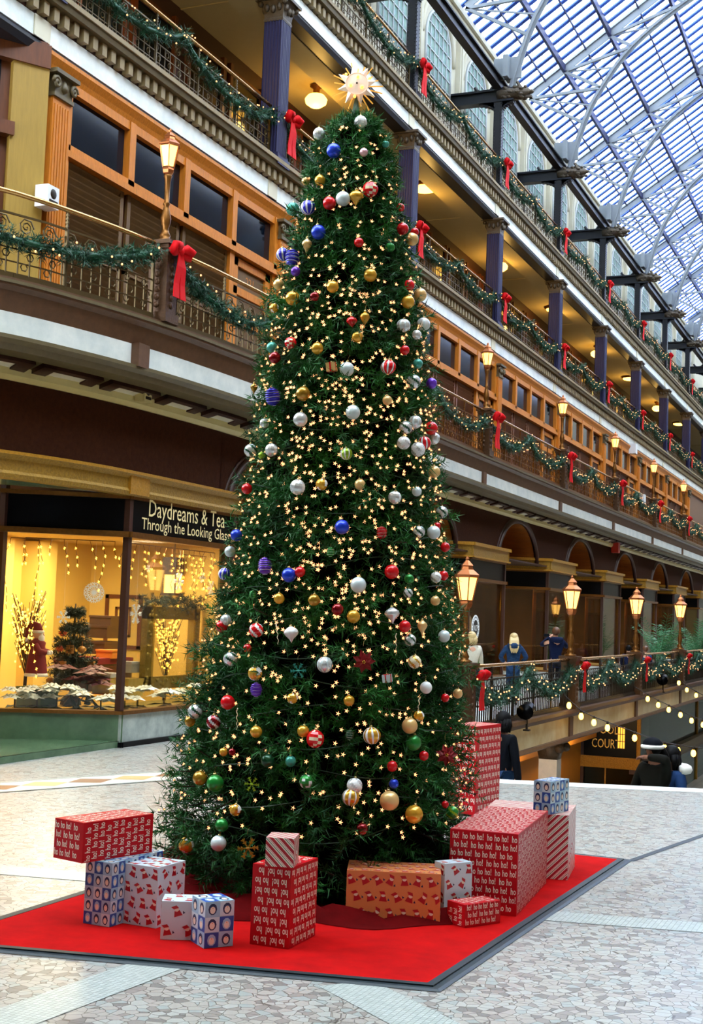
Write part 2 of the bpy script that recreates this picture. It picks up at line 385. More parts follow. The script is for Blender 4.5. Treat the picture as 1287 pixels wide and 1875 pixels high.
def coffers(mb, path, sp, o0, o1, z0, z1, mi_d, mi_l):
    for (p, n) in along(path, sp):
        n = Vector((*n, 0)).normalized(); t = Vector((-n.y, n.x, 0)); c = Vector((*p, 0))+n*((o0+o1)/2); c.z = (z0+z1)/2-.02
        sl = Vector((n.x*(o0-o1), n.y*(o0-o1), z0-z1)); Ls = sl.length; sl /= Ls; up = t.cross(sl)
        for a in (-1, 1): mb.obox(c+t*a*sp*.33, t, sl, up, sp*.09, Ls*.42, .035, mi_d); mb.obox(c+sl*a*Ls*.33, sl, t, up, Ls*.09, sp*.42, .035, mi_d)
        mb.obox(c, t, sl, up, sp*.25, Ls*.25, .012, mi_l)
coffers(mb, P2, 1.32, -.3, -.72, 5.12, 5.0, 1, 2)
mb.sweep([(-.62, 4.86), (-.56, 4.92), (-.56, 5.04), (-.8, 5.04), (-.8, 4.86)], P2, 3)
S(mb, 'trim_10', ['olive', 'mahog', 'cream', 'creamyellow'], 'coffered soffit under the second gallery')

# ---------------------------------------------------------------- ground-floor shops
XS = -10.15; YB = [16.2+7.95*j for j in range(9)]; BL = 3.15
def a_pts(j): y = YB[j]; return (XS, y), (XS-1.45, y-.9)
mb = MB()   # dark relief wall above the shops with arched recesses over each entrance
XW = -10.42
Pw = [p for p in P2c if p[0][1] < 19.3]
mb.sweep(box_prof(-.95, -.66, 3.85, 4.95), [((-12.2, 11.9), P2c[0][1])]+Pw+[((-9.75, 19.3), (1, 0))], 0)
for k in range(3):   # faint rings in the relief
    for cy_ in (13.6, 17.6):
        pass
for j in range(8):
    ya, yb = YB[j]+BL, YB[j+1]; c = (ya+yb)/2; a = 2.1; N_ = 20
    if j > 0: mb.bx(XW-.3, XW, YB[j], ya, 3.6, 4.95)
    ys = [ya]+[c-a*math.cos(PI*i/N_) for i in range(N_+1)]+[yb]
    zs = [3.6]+[3.62+1.2*math.sin(PI*i/N_) for i in range(N_+1)]+[3.6]
    for i in range(len(ys)-1):
        mb.add([(XW, ys[i], zs[i]), (XW, ys[i+1], zs[i+1]), (XW, ys[i+1], 4.95), (XW, ys[i], 4.95)], [(0,1,2,3)], 0)
mb.bx(XW-.3, XW, YB[8], YEND, 3.6, 4.95); mb.bx(XW-.3, XW, 19.1, 19.37, 3.6, 4.95)
struct(mb.build('wall_shopfronts', ['brownwall']), 'dark relief wall above the shopfronts')
for j in range(8):   # each lunette: barrel vault, back and rim
    ya, yb = YB[j]+BL, YB[j+1]; c = (ya+yb)/2; a = 2.1; mb = MB(); N_ = 20
    arc = [(c-a*math.cos(PI*i/N_), 3.62+1.2*math.sin(PI*i/N_)) for i in range(N_+1)]
    for i in range(N_):
        (y0, z0), (y1, z1) = arc[i], arc[i+1]
        mb.add([(XW, y0, z0), (XW-1.25, y0, z0), (XW-1.25, y1, z1), (XW, y1, z1)], [(0,1,2,3)], 0, True)
        mb.add([(XW-1.25, y0, z0), (XW-1.25, c, 3.62), (XW-1.25, y1, z1)], [(0,1,2)], 0)
    mb.tube([(XW, y, z) for y, z in arc], .07, 6, 1); mb.tube([(XW, c+(y-c)*1.08, 3.62+(z-3.62)*1.08) for y, z in arc], .03, 6, 1)
    S(mb, 'wall_lunette_%d' % (j+1), ['copper', 'mahog'], 'copper-coloured arched recess above a shop entrance')
# base, posts, frieze of every shop bay
K['shopwall'] = mat('warm_shop_wall', '#d8b458', .7, var=.06, scale=1.2)
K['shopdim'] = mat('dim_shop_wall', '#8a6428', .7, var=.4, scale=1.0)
for j in range(8):
    y0 = YB[j]; y1 = y0+BL; A, A2 = a_pts(j); Bq = (XS, y1); B2 = (XS-1.45, y1+.9); yn = YB[j+1]-.9
    pl = [A2, A, Bq, B2]; off = []
    def ln(mb, pts, z0, z1, t, mi, o=0):
        for p, q in zip(pts[:-1], pts[1:]):
            p = Vector((*p, 0)); q = Vector((*q, 0)); d = (q-p).normalized(); n = Vector((d.y, -d.x, 0)); c = (p+q)/2+n*(o+t/2-.05); c.z = (z0+z1)/2
            mb.obox(c, d, n, (0,0,1), (q-p).length/2+(t*.5 if t > .1 else .01), t/2, (z1-z0)/2, mi)
    mb = MB(); ln(mb, [A, Bq], .07, .45, .12, 0); ln(mb, [A2, A], .07, .45, .12, 1); ln(mb, [Bq, B2], .07, .45, .12, 1); ln(mb, pl, 0, .07, .16, 2); ln(mb, pl, .45, .5, .16, 3)
    mb.add([(A2[0], A2[1], .09), (A[0]+.05, A[1], .09), (XS+.05, y0-3.4, .09), (A2[0], y0-3.4, .09)], [(0,1,2,3)], 1)
    mb.bx(XS+.02, XS+.06, y0-3.4, y0, 0, .085, 1)
    S(mb, 'baseboard_shop_%d' % (j+1), ['marblegrey', 'marblegreen' if j == 0 else 'marble', 'black', 'bronze'], 'marble base of a shopfront')
    mb = MB(); ln(mb, pl, 2.92, 3.0, .14, 0)
    for p in pl: mb.bx(p[0]-.045, p[0]+.045, p[1]-.045, p[1]+.045, .45, 3.6, 1)
    ln(mb, pl, 3.46, 3.52, .12, 0)
    S(mb, 'trim_shop_%d' % (j+1), ['bronze', 'mahog'], 'bronze frame of a shop window')
    mb = MB(); ln(mb, [A2, A], .5, 2.92, .012, 0, -.02); ln(mb, [A, Bq], .5, 2.92, .012, 0, -.02); ln(mb, [Bq, B2], .5, 2.92, .012, 0, -.02)
    S(mb, 'window_%d' % (j+1), ['glass' if j == 0 else 'tintglass'], 'plate glass of a shop window')
    for nm, p, q in (('splayed', A2, A), ('flat', A, Bq), ('far', Bq, B2)):
        if nm == 'far' and j != 0: continue
        mb = MB(); ln(mb, [p, q], 3.0, 3.46, .06, 0)
        o = fixn(mb.build('shop_signboard', ['black']))
        lab = {'splayed': 'blank black signboard over the splayed window of the lit corner shop', 'flat': 'black shop signboard lettered Daydreams & Tea', 'far': 'blank black signboard hidden beside the corner shop entrance'}[nm] if j == 0 else 'blank black signboard on the %s face of the %s shop bay beyond the tree' % ('angled' if nm == 'splayed' else 'front', ORD[j-1])
        tag(o, lab, 'sign')
        if j == 0 and nm == 'flat': SIGN = o
    mb = MB()
    if j == 0:
        pf = mkpath([(-11.9, 11.6), (-11.2, 12.4), (-10.62, 13.5), (-10.25, 14.8), (-10.12, 16.2), (-10.12, y1+.08)])
        mb.sweep([(-.1, 3.5), (.08, 3.5), (.1, 3.56), (.07, 3.6), (.07, 3.74), (.14, 3.8), (.14, 3.84), (-.4, 3.86)], pf, 0); mb.sweep(box_prof(.1, .15, 3.8, 3.84), pf, 1); mb.bx(XS-.05, XS+.14, 16.0, 16.5, 3.52, 3.82, 1); ln(mb, [Bq, B2], 3.5, 3.84, .16, 0)
    else: ln(mb, pl, 3.52, 3.84, .16, 0); ln(mb, pl, 3.8, 3.88, .22, 1); ln(mb, pl, 3.5, 3.54, .2, 1)
    if j == 0: mb.add([(A2[0]-1, A2[1]-2, 3.53), (A[0], A[1], 3.53), (-10.25, 14.8, 3.53), (-11.2, 12.4, 3.53)], [(0,1,2,3)], 2)
    S(mb, 'trim_frieze_%d' % (j+1), ['goldfrieze', 'gold', 'marblegreen'], 'gilded frieze above the signboards')
    # recessed entrance: frame, doors, sign-height panel
    if j < 7:
        mb = MB(); xd = XS-1.45; ya, yb = y1+.9, yn
        for t in (0, .33, .67, 1): y = ya+(yb-ya)*t; mb.bx(xd-.06, xd+.06, y-.05, y+.05, 0, 3.6, 0)
        for z in (0.04, 2.3, 2.95, 3.55): mb.bx(xd-.05, xd+.05, ya, yb, z, z+.1, 0)
        mb.bx(xd-.02, xd+.02, ya, yb, 3.0, 3.5, 1); mb.bx(xd-.008, xd+.008, ya, yb, .1, 2.95, 2); mb.bx(xd-.1, XS, ya-.9, yb+.9, 3.62, 3.66, 3)
        S(mb, 'door_%d' % (j+1), ['bronze', 'black', 'tintglass', 'mahog'], 'bronze-framed glass entrance between two shop windows')
    # interior of the far shops
    if j > 0:
        mb = MB(); mb.bx(-14.1, -13.9, y0-1.2, YB[j+1]-1.2, 0, 3.6, 0); mb.bx(-14.1, XS-1.55, YB[j+1]-1.5, YB[j+1]-1.4, 0, 3.6, 0); mb.bx(-14.1, XS-1.6, y0-1.2, YB[j+1]-1.2, 3.05, 3.15, 0)
        mb.bx(-13.2, -12.6, y0+.3, y0+2.4, .05, 1.0, 1); mb.bx(-13.85, -13.6, y0+2.6, y0+3.6, .05, 2.4, 1)
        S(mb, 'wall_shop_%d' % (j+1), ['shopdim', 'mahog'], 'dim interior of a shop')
# interior of the corner shop
mb = MB(); mb.bx(-14.1, -13.9, 14.0, 21.2, 0, 3.05); mb.bx(-14.1, -11.7, 21.0, 21.2, 0, 3.05); mb.bx(-14.1, -11.65, 14.0, 14.15, 0, 3.05); mb.prism([(XS-.12, 19.16), (XS-.12, 19.24), (-11.7, 20.3), (-11.7, 20.2)], 2, .42, 3.05)
mb.bx(-13.9, -13.55, 18.9, 19.4, .1, 3.0); mb.bx(-13.9, -13.7, 18.2, 18.4, .1, 3.0); mb.prism([(-14.1, 14), (-11.7, 14), (-11.68, 15.38), (XS-.09, 16.27), (XS-.09, 19.28), (-11.68, 20.2), (-11.7, 21.2), (-14.1, 21.2)], 2, 3.05, 3.12)
S(mb, 'wall_corner_shop', ['shopwall'], 'yellow walls inside the lit corner shop')
mb = MB(); mb.add([(-11.5, 15.4, .42), (XS-.04, 16.22, .42), (XS-.04, 19.3, .42), (-11.5, 20.2, .42)], [(0,1,2,3)], 0); mb.add([(-11.5, 15.4, .42), (-11.5, 20.2, .42), (-11.5, 20.2, 0), (-11.5, 15.4, 0)], [(0,1,2,3)], 0)
S(mb, 'floor_window_display', ['marblegreen'], 'display platform behind the corner shop window')
def area(name, loc, e, size, col, rot=(0,0,0)):
    l = bpy.data.lights.new(name, 'AREA'); l.energy = e; l.color = col; l.size = size; o = bpy.data.objects.new(name, l); COL.objects.link(o); o.location = loc; o.rotation_euler = rot; return o
def point(name, loc, e, col, r=.08):
    l = bpy.data.lights.new(name, 'POINT'); l.energy = e; l.color = col; l.shadow_soft_size = r; o = bpy.data.objects.new(name, l); COL.objects.link(o); o.location = loc; return o
area('shop_ceiling_light', (-12.4, 18.2, 3.0), 200, 1.6, (1, .82, .52)); area('shop_ceiling_light', (-10.6, 17.7, 2.95), 70, .6, (1, .82, .52))
for j in range(1, 7): area('shop_ceiling_light', (-12.4, YB[j]+1.5, 3.0), 130, 1.0, (1, .66, .3))

# ---------------------------------------------------------------- ground gallery edge
mb = MB(); P1 = [((X1, 16.2), (1, 0)), ((X1, YEND), (1, 0))]
mb.sweep([(-.4, .02), (.2, .02), (.2, -.05), (.1, -.1), (.04, -.17), (-.4, -.17)], P1, 0)
mb.sweep([(-.4, -.6), (.1, -.6), (.12, -.66), (.02, -.72), (-.4, -.72)], P1, 0)
S(mb, 'trim_11', ['cornice'], 'brown cornice of the ground gallery')
K['fascia1'] = mat('aged_marble_band', '#e8dcb4', .35, col2='#c9a860', scale=1.6)
mb = MB(); mb.sweep(box_prof(-.4, .03, -.6, -.17), P1, 0)
YP1 = [22.35+7.93*k for k in range(6)]
for y in [14.4]+YP1: mb.bx(X1-.1, X1+.07, y-.16, y+.16, -.6, -.17, 1)
S(mb, 'trim_12', ['fascia1', 'cornice'], 'marble band along the edge of the ground gallery')
mb = MB(); mb.bx(-14.2, X1-.3, 16, YEND, -.78, -.7); S(mb, 'ceiling_lower', ['lowwall'])

# ---------------------------------------------------------------- lower level
mb = MB(); mb.bx(-10.2, -10.0, 16, 44.5, -4.3, -.7); mb.bx(-10.0, -9.45, 30, 44.3, -1.75, -.72); S(mb, 'wall_lower', ['lowwall'])
XL = -8.1; YF = 44.5
mb = MB()
mb.bx(-10.0, XL, YF, YF+.2, -1.2, -.72, 1); mb.bx(-10.0, XL+.05, YF-.08, YF+.2, -2.75, -2.38, 0); mb.bx(-10.05, -9.9, YF-.05, YF+.2, -4.3, -.72, 2); mb.bx(XL-.06, XL+.06, YF-.06, YF+.06, -4.3, -.72, 0)
for y in (57.5, 66, 75): mb.bx(XL-.06, XL+.06, y-.08, y+.08, -4.3, -.72, 0)
mb.bx(XL-.3, XL+.25, YF, YEND, -2.75, -2.45, 3); mb.bx(XL-.3, XL+.15, YF, YEND, -2.9, -2.75, 2)
mb.bx(-9.2, -9.15, YF-.02, YF+.02, -4.3, -2.7, 0)
S(mb, 'trim_13', ['goldfrieze', 'black', 'mahog', 'cornice2'], 'gilded shopfront frame on the lower level')
mb = MB(); mb.bx(-10.0, XL, YF+.05, YF+.08, -4.3, -2.7); mb.bx(XL-.02, XL+.0, YF, YEND, -2.45, -.72); mb.bx(XL-.02, XL+.0, YF, YEND, -4.3, -2.9); S(mb, 'window_20', ['lowglass'], 'dark glass of the lower-level shopfront')
K['tealdark'] = mat('dark_teal_interior', '#16302c', .4, var=.6, scale=.6)
mb = MB(); mb.bx(-11.5, -11.3, YF, YEND, -4.3, -.72); mb.bx(-12, XL-.1, YF+2.4, YF+2.5, -4.3, -.72); S(mb, 'wall_lower_shop', ['tealdark'])
for y in (27, 34, 40): point('lower_gallery_lamp', (-8.9, y, -1.1), 120, (1, .62, .22), .15)

# ---------------------------------------------------------------- second gallery wall: windows 
YQ = [16.4+7.86*k for k in range(9)]
mb = MB(); mb.bx(-12.25, -12.02, YQ[0]-.3, YEND, 5.9, 10.35); S(mb, 'wall_second_floor', ['oakdark'])
mb = MB()
mb.sweep([(-.3, 9.9), (.1, 9.9), (.14, 10.0), (.2, 10.1), (.2, 10.16), (-.3, 10.16)], [((X3, YQ[0]-.35), (1, 0)), ((X3, YEND), (1, 0))], 0)
S(mb, 'trim_14', ['oak'], 'oak entablature above the second-floor windows')
def window2(k):
    y0 = YQ[k]+.27; y1 = YQ[k+1]-.27; q = (y1-y0)/4; X = X3; r = thing('window_bay', '', 'window', (X, y0, 0))
    del r['category']; r['kind'] = 'structure'; r.name = 'window_%d' % (30+k); W = y1-y0
    mb = MB()
    for t in (0, 1, 2, 3, 4): mb.bx(-.02, .14, q*t-.09, q*t+.09, 8.8, 9.92, 0)
    for t in (0, 3, 4): mb.bx(-.02, .12, q*t-.09, q*t+.09, 5.98, 8.8, 0)
    mb.bx(-.02, .18, -.05, W+.05, 8.74, 8.84, 0); mb.bx(-.02, .14, -.05, W+.05, 8.84, 8.95, 0); mb.bx(-.02, .12, 0, W, 9.78, 9.92, 0); mb.bx(-.02, .12, 0, 3*q, 5.98, 6.35, 0)
    fixn(mb.build('window_frame', ['oak'], r))
    for t in range(4):
        mb = MB(); mb.bx(0, .02, q*t+.09, q*t+q-.09, 8.95, 9.78); fixn(mb.build('transom_pane', ['navy'], r))
    for t in range(3):
        mb = MB(); a, b = q*t+.06, q*t+q-.06
        mb.bx(0, .05, a, a+.1, 6.35, 8.74); mb.bx(0, .05, b-.1, b, 6.35, 8.74); mb.bx(0, .05, a, b, 7.4, 7.52)
        for i in range(22):
            z = 6.42+i*.105
            mb.add([(0, a+.1, z), (.05, a+.1, z+.08), (.05, b-.1, z+.08), (0, b-.1, z), (0, a+.1, z+.02), (.06, a+.1, z+.1), (.06, b-.1, z+.1), (0, b-.1, z+.02)], [(0,1,2,3), (4,7,6,5), (1,5,6,2), (0,4,5,1)], 0)
        fixn(mb.build('louvered_shutter', ['louver' if k < 1 else 'louverR'], r))
    mb = MB(); a, b = 3*q+.12, 4*q-.12
    mb.bx(0, .08, a, a+.2, 5.98, 8.7, 0); mb.bx(0, .08, b-.2, b, 5.98, 8.7, 0); mb.bx(0, .08, a, b, 8.0, 8.15, 0); mb.bx(0, .08, a, b, 8.55, 8.7, 0); mb.bx(0, .08, a, b, 7.45, 7.7, 0); mb.bx(0, .08, a, b, 5.98, 6.8, 0)
    d = fixn(mb.build('door', ['oak'], r))
    mb = MB(); mb.bx(.01, .03, a+.2, b-.2, 7.7, 8.0); mb.bx(.01, .03, a+.2, b-.2, 6.8, 7.45); mb.bx(.01, .03, a+.2, b-.2, 8.15, 8.55)
    if k == 0: put_text(mb, '221', .26, (.034, (a+b)/2, 8.26), (0, 1, 0), (0, 0, 1), 1, center=True)
    mb.build('door_pane', ['louver' if k < 1 else 'mahog', 'oak'], d)
    return r
for k in range(8): window2(k)
PIL = thing('pilaster', 'fluted golden oak pilaster with scrolled capital, nearest of the second-floor row', 'pilaster', (X3, YQ[0], 0), 0, 'oak pilasters of the second floor')
mb = MB(); mb.bx(-.1, .24, -.27, .27, 5.98, 6.35); mb.bx(-.1, .2, -.23, .23, 6.35, 9.5)
for i in range(6): y = -.17+i*.068; mb.bx(.2, .215, y-.02, y+.02, 6.6, 9.4)
fixn(mb.build('pilaster_shaft', ['oak'], PIL))
mb = MB(); mb.bx(-.1, .24, -.25, .25, 9.5, 9.56); mb.bx(-.1, .22, -.22, .22, 9.56, 9.86); mb.bx(-.1, .3, -.3, .3, 9.84, 9.9)
for s_ in (-1, 1):
    sp_ = [(.25, s_*(.22+.09*(1-i/14)*math.cos(i*.75)), 9.7+.1*(1-i/14)*math.sin(i*.75)) for i in range(15)]
    mb.tube(sp_, .03, 6)
mb.lathe([(.0, -.09), (.06, -.05), (.07, 0), (.03, .1), (0, .13)], 8, (.22, 0, 9.68))
fixn(mb.build('pilaster_capital', ['cornice2'], PIL)); reg(PIL)
for k in range(1, 9): dup(PIL, (X3, YQ[k], 0), label='fluted golden oak pilaster with scrolled capital, %s of the second-floor row' % ORD[k])
# angled wall left of the first pilaster
mb = MB(); A = Vector((X3+.1, YQ[0]-.28, 0)); d = Vector((-.55, -.835, 0)); n = Vector((.835, -.55, 0))
def aw(t0, t1, z0, z1, dep, mi): c = A+d*((t0+t1)/2)+n*(dep/2-.05); c.z = (z0+z1)/2; mb.obox(c, d, n, (0,0,1), (t1-t0)/2, dep/2, (z1-z0)/2, mi)
aw(0, 5, 5.9, 10.3, .04, 1); aw(0, .55, 5.95, 9.9, .16, 0); aw(.5, 5, 8.72, 8.92, .22, 1); aw(.7, 5, 8.92, 9.85, .06, 2); aw(0, 5, 9.85, 10.2, .2, 1)
aw(.75, .95, 6, 8.7, .12, 1)
for i in range(24): aw(.95, 2.6, 6.3+i*.1, 6.36+i*.1, .09, 3)
K['oakgreen'] = mat('olive_oak', '#a8873a', .4, var=.2, scale=5, stretch=(6, 6, .6))
S(mb, 'wall_angled', ['oakgreen', 'oakdark', 'navy', 'louver'], 'angled oak wall at the corner of the second floor')

# ---------------------------------------------------------------- third floor
def gallery_band(z, nm, n0, dz=0):
    L_ = [((X3, 8), (1, 0)), ((X3, YEND), (1, 0))]
    mb = MB(); mb.sweep([(-.5, z), (.03, z), (.08, z+.1), (.02, z+.2), (-.5, z+.24)], L_, 0); mb.sweep([(-2.4, z+.5), (.22, z+.78), (.26, z+.92), (.1, z+.97), (-2.4, z+.97)], L_, 1)
    mb.sweep(box_prof(.2, .275, z+.88, z+.96), L_, 2)
    S(mb, 'trim_%d' % n0, ['slatetop', 'cornice2', 'dentil'], 'cornice of the %s gallery' % nm)
    mb = MB(); mb.sweep(box_prof(-.4, .03, z+.22, z+.54), L_, 0)
    for k in range(11): mb.bx(X3-.1, X3+.05, YC[k]-.2, YC[k]+.2, z+.22, z+.54, 1)
    S(mb, 'trim_%d' % (n0+1), ['marble', 'cream'], 'white marble band of the %s gallery' % nm)
    mb = MB(); y = 12.
    while y < 96: mb.bx(X3+.02, X3+.15, y, y+.13, z+.56, z+.76); y += .26
    S(mb, 'trim_%d' % (n0+2), ['dentil'], 'dentil course of the %s gallery' % nm)
YC = [16.03+7.87*k for k in range(12)]
gallery_band(10.1, 'third', 20); gallery_band(14.38, 'fourth', 24)
mb = MB(); mb.bx(-14.6, X3, 8, YEND, 10.3, 10.95); S(mb, 'floor_third', ['mahog'])
mb = MB(); mb.bx(-14.6, -12.7, 8, YEND, 14.62, 15.3); mb.bx(-12.9, X3-.3, 8, YEND, 14.36, 14.7, 0)
for k in range(11): mb.bx(-14.3, -12.7, YC[k]-.03, YC[k]+.03, 14.6, 14.63, 0)
S(mb, 'ceiling_third', ['ceil'])
mb = MB(); mb.bx(-14.6, -14.3, 8, YEND, 10.9, 14.7); S(mb, 'wall_third_floor', ['mahog'])
for k in range(10):
    mb = MB(); ya = YC[k]; X = -14.3
    for i in range(4):
        y = ya+.35+i*1.9
        mb.bx(X, X+.1, y-.12, y, 10.95, 14.3, 0); mb.bx(X, X+.1, y+1.45, y+1.57, 10.95, 14.3, 0); mb.bx(X, X+.08, y, y+1.45, 14.05, 14.2, 0); mb.bx(X, X+.08, y, y+1.45, 11.9, 12.0, 0); mb.bx(X, X+.03, y, y+1.45, 11.0, 14.05, 1)
    S(mb, 'window_%d' % (50+k), ['oakdark', 'navy'], 'row of dark windows in wood frames behind the third gallery')
COLN = thing('gallery_column', '', 'column', (X3, YC[0], 10.95), 0, 'slate-blue columns of the third gallery')
mb = MB(); mb.bx(-.27, .27, -.27, .27, 0, .16); mb.bx(-.24, .24, -.24, .24, .16, .24); fixn(mb.build('column_base', ['slate'], COLN))
mb = MB(); poly = []
def flute(a0, a1, fixed, ax):
    out = []; N_ = 6
    for i in range(N_):
        t = a0+(a1-a0)*i/N_; dt = (a1-a0)/N_; s_ = 1 if a1 > a0 else -1
        for f_, dep in ((.12, 0), (.3, .025), (.7, .025), (.88, 0)): v = t+dt*f_; out.append((v, fixed-math.copysign(dep, fixed)) if ax == 0 else (fixed-math.copysign(dep, fixed), v))
    return out
h = .2; poly = flute(-h, h, -.215, 0)+flute(-h, h, .215, 1)+flute(h, -h, .215, 0)+flute(h, -h, -.215, 1)
mb.prism(poly, 2, .24, 3.02); fixn(mb.build('column_shaft', ['slate'], COLN))
mb = MB(); mb.lathe([(.3, 3.0), (.31, 3.04), (.29, 3.08), (.3, 3.14), (.34, 3.3), (.44, 3.42)], 4, (0,0,0), 0, False, rot=PI/4); mb.bx(-.36, .36, -.36, .36, 3.4, 3.46)
for a in range(4):
    for i in (-1, 0, 1):
        c, s_ = math.cos(a*PI/2), math.sin(a*PI/2); x, y = .24, i*.14
        mb.sphere((x*c-y*s_, x*s_+y*c, 3.24+.04*abs(i)), .06, 6, 5, 0, (1, 1, 1.5))
    c, s_ = math.cos(a*PI/2+PI/4), math.sin(a*PI/2+PI/4); mb.sphere((.38*c, .38*s_, 3.36), .07, 6, 5)
fixn(mb.build('column_capital', ['capital'], COLN)); reg(COLN)
COLN['label'] = 'slate-blue fluted column of the third gallery, nearest of the row'
for k in range(1, 11): dup(COLN, (X3, YC[k], 10.95), label='slate-blue fluted column of the third gallery, %s of the row' % ORD[k])

# ---------------------------------------------------------------- fourth floor, attic, roof
XA = -13.6
mb = MB()
mb.bx(XA-.3, XA, 8, YEND, 15.3, 17.3, 1); mb.bx(XA-.3, XA+.04, 8, YEND, 17.3, 17.9, 0); mb.bx(XA-.3, XA+.12, 8, YEND, 17.9, 18.05, 0); mb.bx(XA-.3, XA+.12, 8, YEND, 17.24, 17.34, 2); mb.bx(XA-.3, XA, 8, YEND, 18.05, 21.2, 0)
mb.bx(XA-.3, XA+.14, 8, YEND, 21.2, 21.5, 0)
S(mb, 'wall_attic', ['cream', 'mahog', 'oakdark'], 'cream attic wall above the fourth gallery')
mb = MB()
for k in range(10):
    for i in range(4):
        y = YC[k]+.3+i*1.93; mb.bx(XA, XA+.03, y+.15, y+1.5, 17, 17.1, 0); mb.bx(XA, XA+.06, y, y+.15, 15.3, 17.2, 1); mb.bx(XA, XA+.06, y+1.5, y+1.65, 15.3, 17.2, 1); mb.bx(XA, XA+.06, y, y+1.65, 17.08, 17.22, 1)
        mb.bx(XA+.03, XA+.07, y+.5, y+.62, 17.35, 17.9, 2)
S(mb, 'window_60', ['navy', 'oakdark', 'cream'], 'dark windows in wood frames behind the fourth gallery')
K['palepane'] = mat('pale_attic_pane', '#a9c4b6', .25, col2='#6f938c', scale=3)
for k in range(20):
    c = 14.55+3.94*k; r_ = 1.15; mb = MB(); N_ = 14; zc = 19.55
    arc = [(c-r_*math.cos(PI*i/N_), zc+r_*math.sin(PI*i/N_)) for i in range(N_+1)]
    pts = [(c-r_, 18.1)]+arc+[(c+r_, 18.1)]
    mb.add([(XA+.02, y, z) for y, z in pts], [tuple(range(len(pts)))], 0)
    mb.tube([(XA+.03, y, z) for y, z in pts], .05, 6, 1)
    a2 = [(c-1.5*math.cos(PI*i/N_), zc+1.5*math.sin(PI*i/N_)) for i in range(N_+1)]; mb.tube([(XA+.02, y, z) for y, z in a2], .08, 6, 2)
    for i in range(1, 6): y = c-r_+2*r_*i/6; h_ = math.sqrt(max(0, r_**2-(y-c)**2)); mb.bar((XA+.04, y, 18.1), (XA+.04, y, zc+h_), .035, .03, 1)
    for z in (18.5, 18.9, 19.3, 19.7, 20.1, 20.45): h_ = r_ if z < zc else math.sqrt(max(0, r_**2-(z-zc)**2)); mb.bar((XA+.04, c-h_, z), (XA+.04, c+h_, z), .03, .035, 1)
    mb.bx(XA, XA+.16, c+1.97-.18, c+1.97+.18, 18.05, 21.2, 2); mb.bx(XA, XA+.2, c+1.97-.08, c+1.97+.08, 18.05, 21.2, 2)
    S(mb, 'window_%d' % (70+k), ['palepane', 'steelwhite', 'cream'], 'arched attic window with small panes in a moulded surround')
# steel posts with brackets and carved heads
PST = thing('steel_post', '', 'post', (X3, YC[0], 15.35), 0, 'dark riveted posts of the fourth gallery')
mb = MB(); mb.bx(-.13, .13, -.13, .13, 0, 2.85); mb.bx(-.2, .2, -.2, .2, 0, .2)
for i in range(26):
    for s_ in (-1, 1): mb.sphere((.13, s_*.1, .3+i*.1), .018, 5, 4); mb.sphere((s_*.1, -.13, .3+i*.1), .018, 5, 4)
for i in range(7): t = i/6; mb.bx(-.13-.5*t*t, .13+.35*t*t, -.1, .1, 2.45+.42*math.sqrt(t)-.06, 2.9)
fixn(mb.build('post_shaft', ['slatetop'], PST))
mb = MB(); mb.bx(-1.6, .5, -.16, .16, 2.86, 2.92); mb.bx(-1.6, .5, -.05, .05, 2.9, 3.24); mb.bx(-1.6, .5, -.16, .16, 3.22, 3.28); mb.tube([(-.5+.32*math.cos(a), 0, 3.55+.32*math.sin(a)) for a in [PI*i/8-PI*.9 for i in range(9)]], .06, 6)
fixn(mb.build('bracket_beam', ['slatetop'], PST))
mb = MB()   # carved head: tapering beam end with ruff of leaves, brow, snout
mb.lathe([(.17, -.5), (.2, -.4), (.22, -.1), (.2, .1), (.23, .2), (.19, .34), (.13, .5), (.06, .58), (0, .6)], 10)
mb.v = [(z+.45, y*1.0, 3.12+x*.95) for x, y, z in mb.v]
r_ = random.Random(3)
for i in range(40): a = r_.uniform(0, 2*PI); t = r_.uniform(-.3, .35); mb.sphere((.45+t, .21*math.cos(a), 3.12+.2*math.sin(a)), .05, 5, 4, 0, (1.8, 1, 1))
for s_ in (-1, 1): mb.sphere((.86, s_*.1, 3.26), .06, 6, 5); mb.bar((.7, s_*.14, 3.28), (.62, s_*.2, 3.42), .07)
mb.sphere((1.02, 0, 3.12), .09, 7, 6, 0, (1.2, 1, .8)); mb.bar((.85, 0, 2.98), (1.06, 0, 2.96), .12, .06)
fixn(mb.build('carved_head', ['capital'], PST)); reg(PST)
PST['label'] = 'dark riveted steel post with bracket and carved head, nearest of the fourth-gallery row'
for k in range(1, 11): dup(PST, (X3, YC[k], 15.35), label='dark riveted steel post with bracket and carved head, %s of the fourth-gallery row' % ORD[k])
mb = MB(); mb.bx(X3-.12, X3+.12, 10, YEND, 18.62, 18.7); mb.bx(X3-.03, X3+.03, 10, YEND, 18.7, 18.95); mb.bx(X3-.12, X3+.12, 10, YEND, 18.95, 19.0)
for o in (.35, .5): mb.tube([(X3-o, 10, 19.05+o*.3), (X3-o, YEND, 19.05+o*.3)], .045, 6)
S(mb, 'trim_30', ['slatetop'], 'dark steel beam and pipes between the posts')
GZ = lambda X: 21.46+.685*(X+13.58)
mb = MB(); mb.bx(XA-.1, XA+.25, 8, YEND, 21.4, 21.62); S(mb, 'trim_31', ['cream'], 'cream eave of the skylight')
XR = -3.5
RIB = [(-11.6, 18.65), (-11.11, 20.31), (-10.48, 21.57), (-9.38, 22.99), (-7.55, 24.36), (-5.5, 25.3), (-3.5, 25.62)]
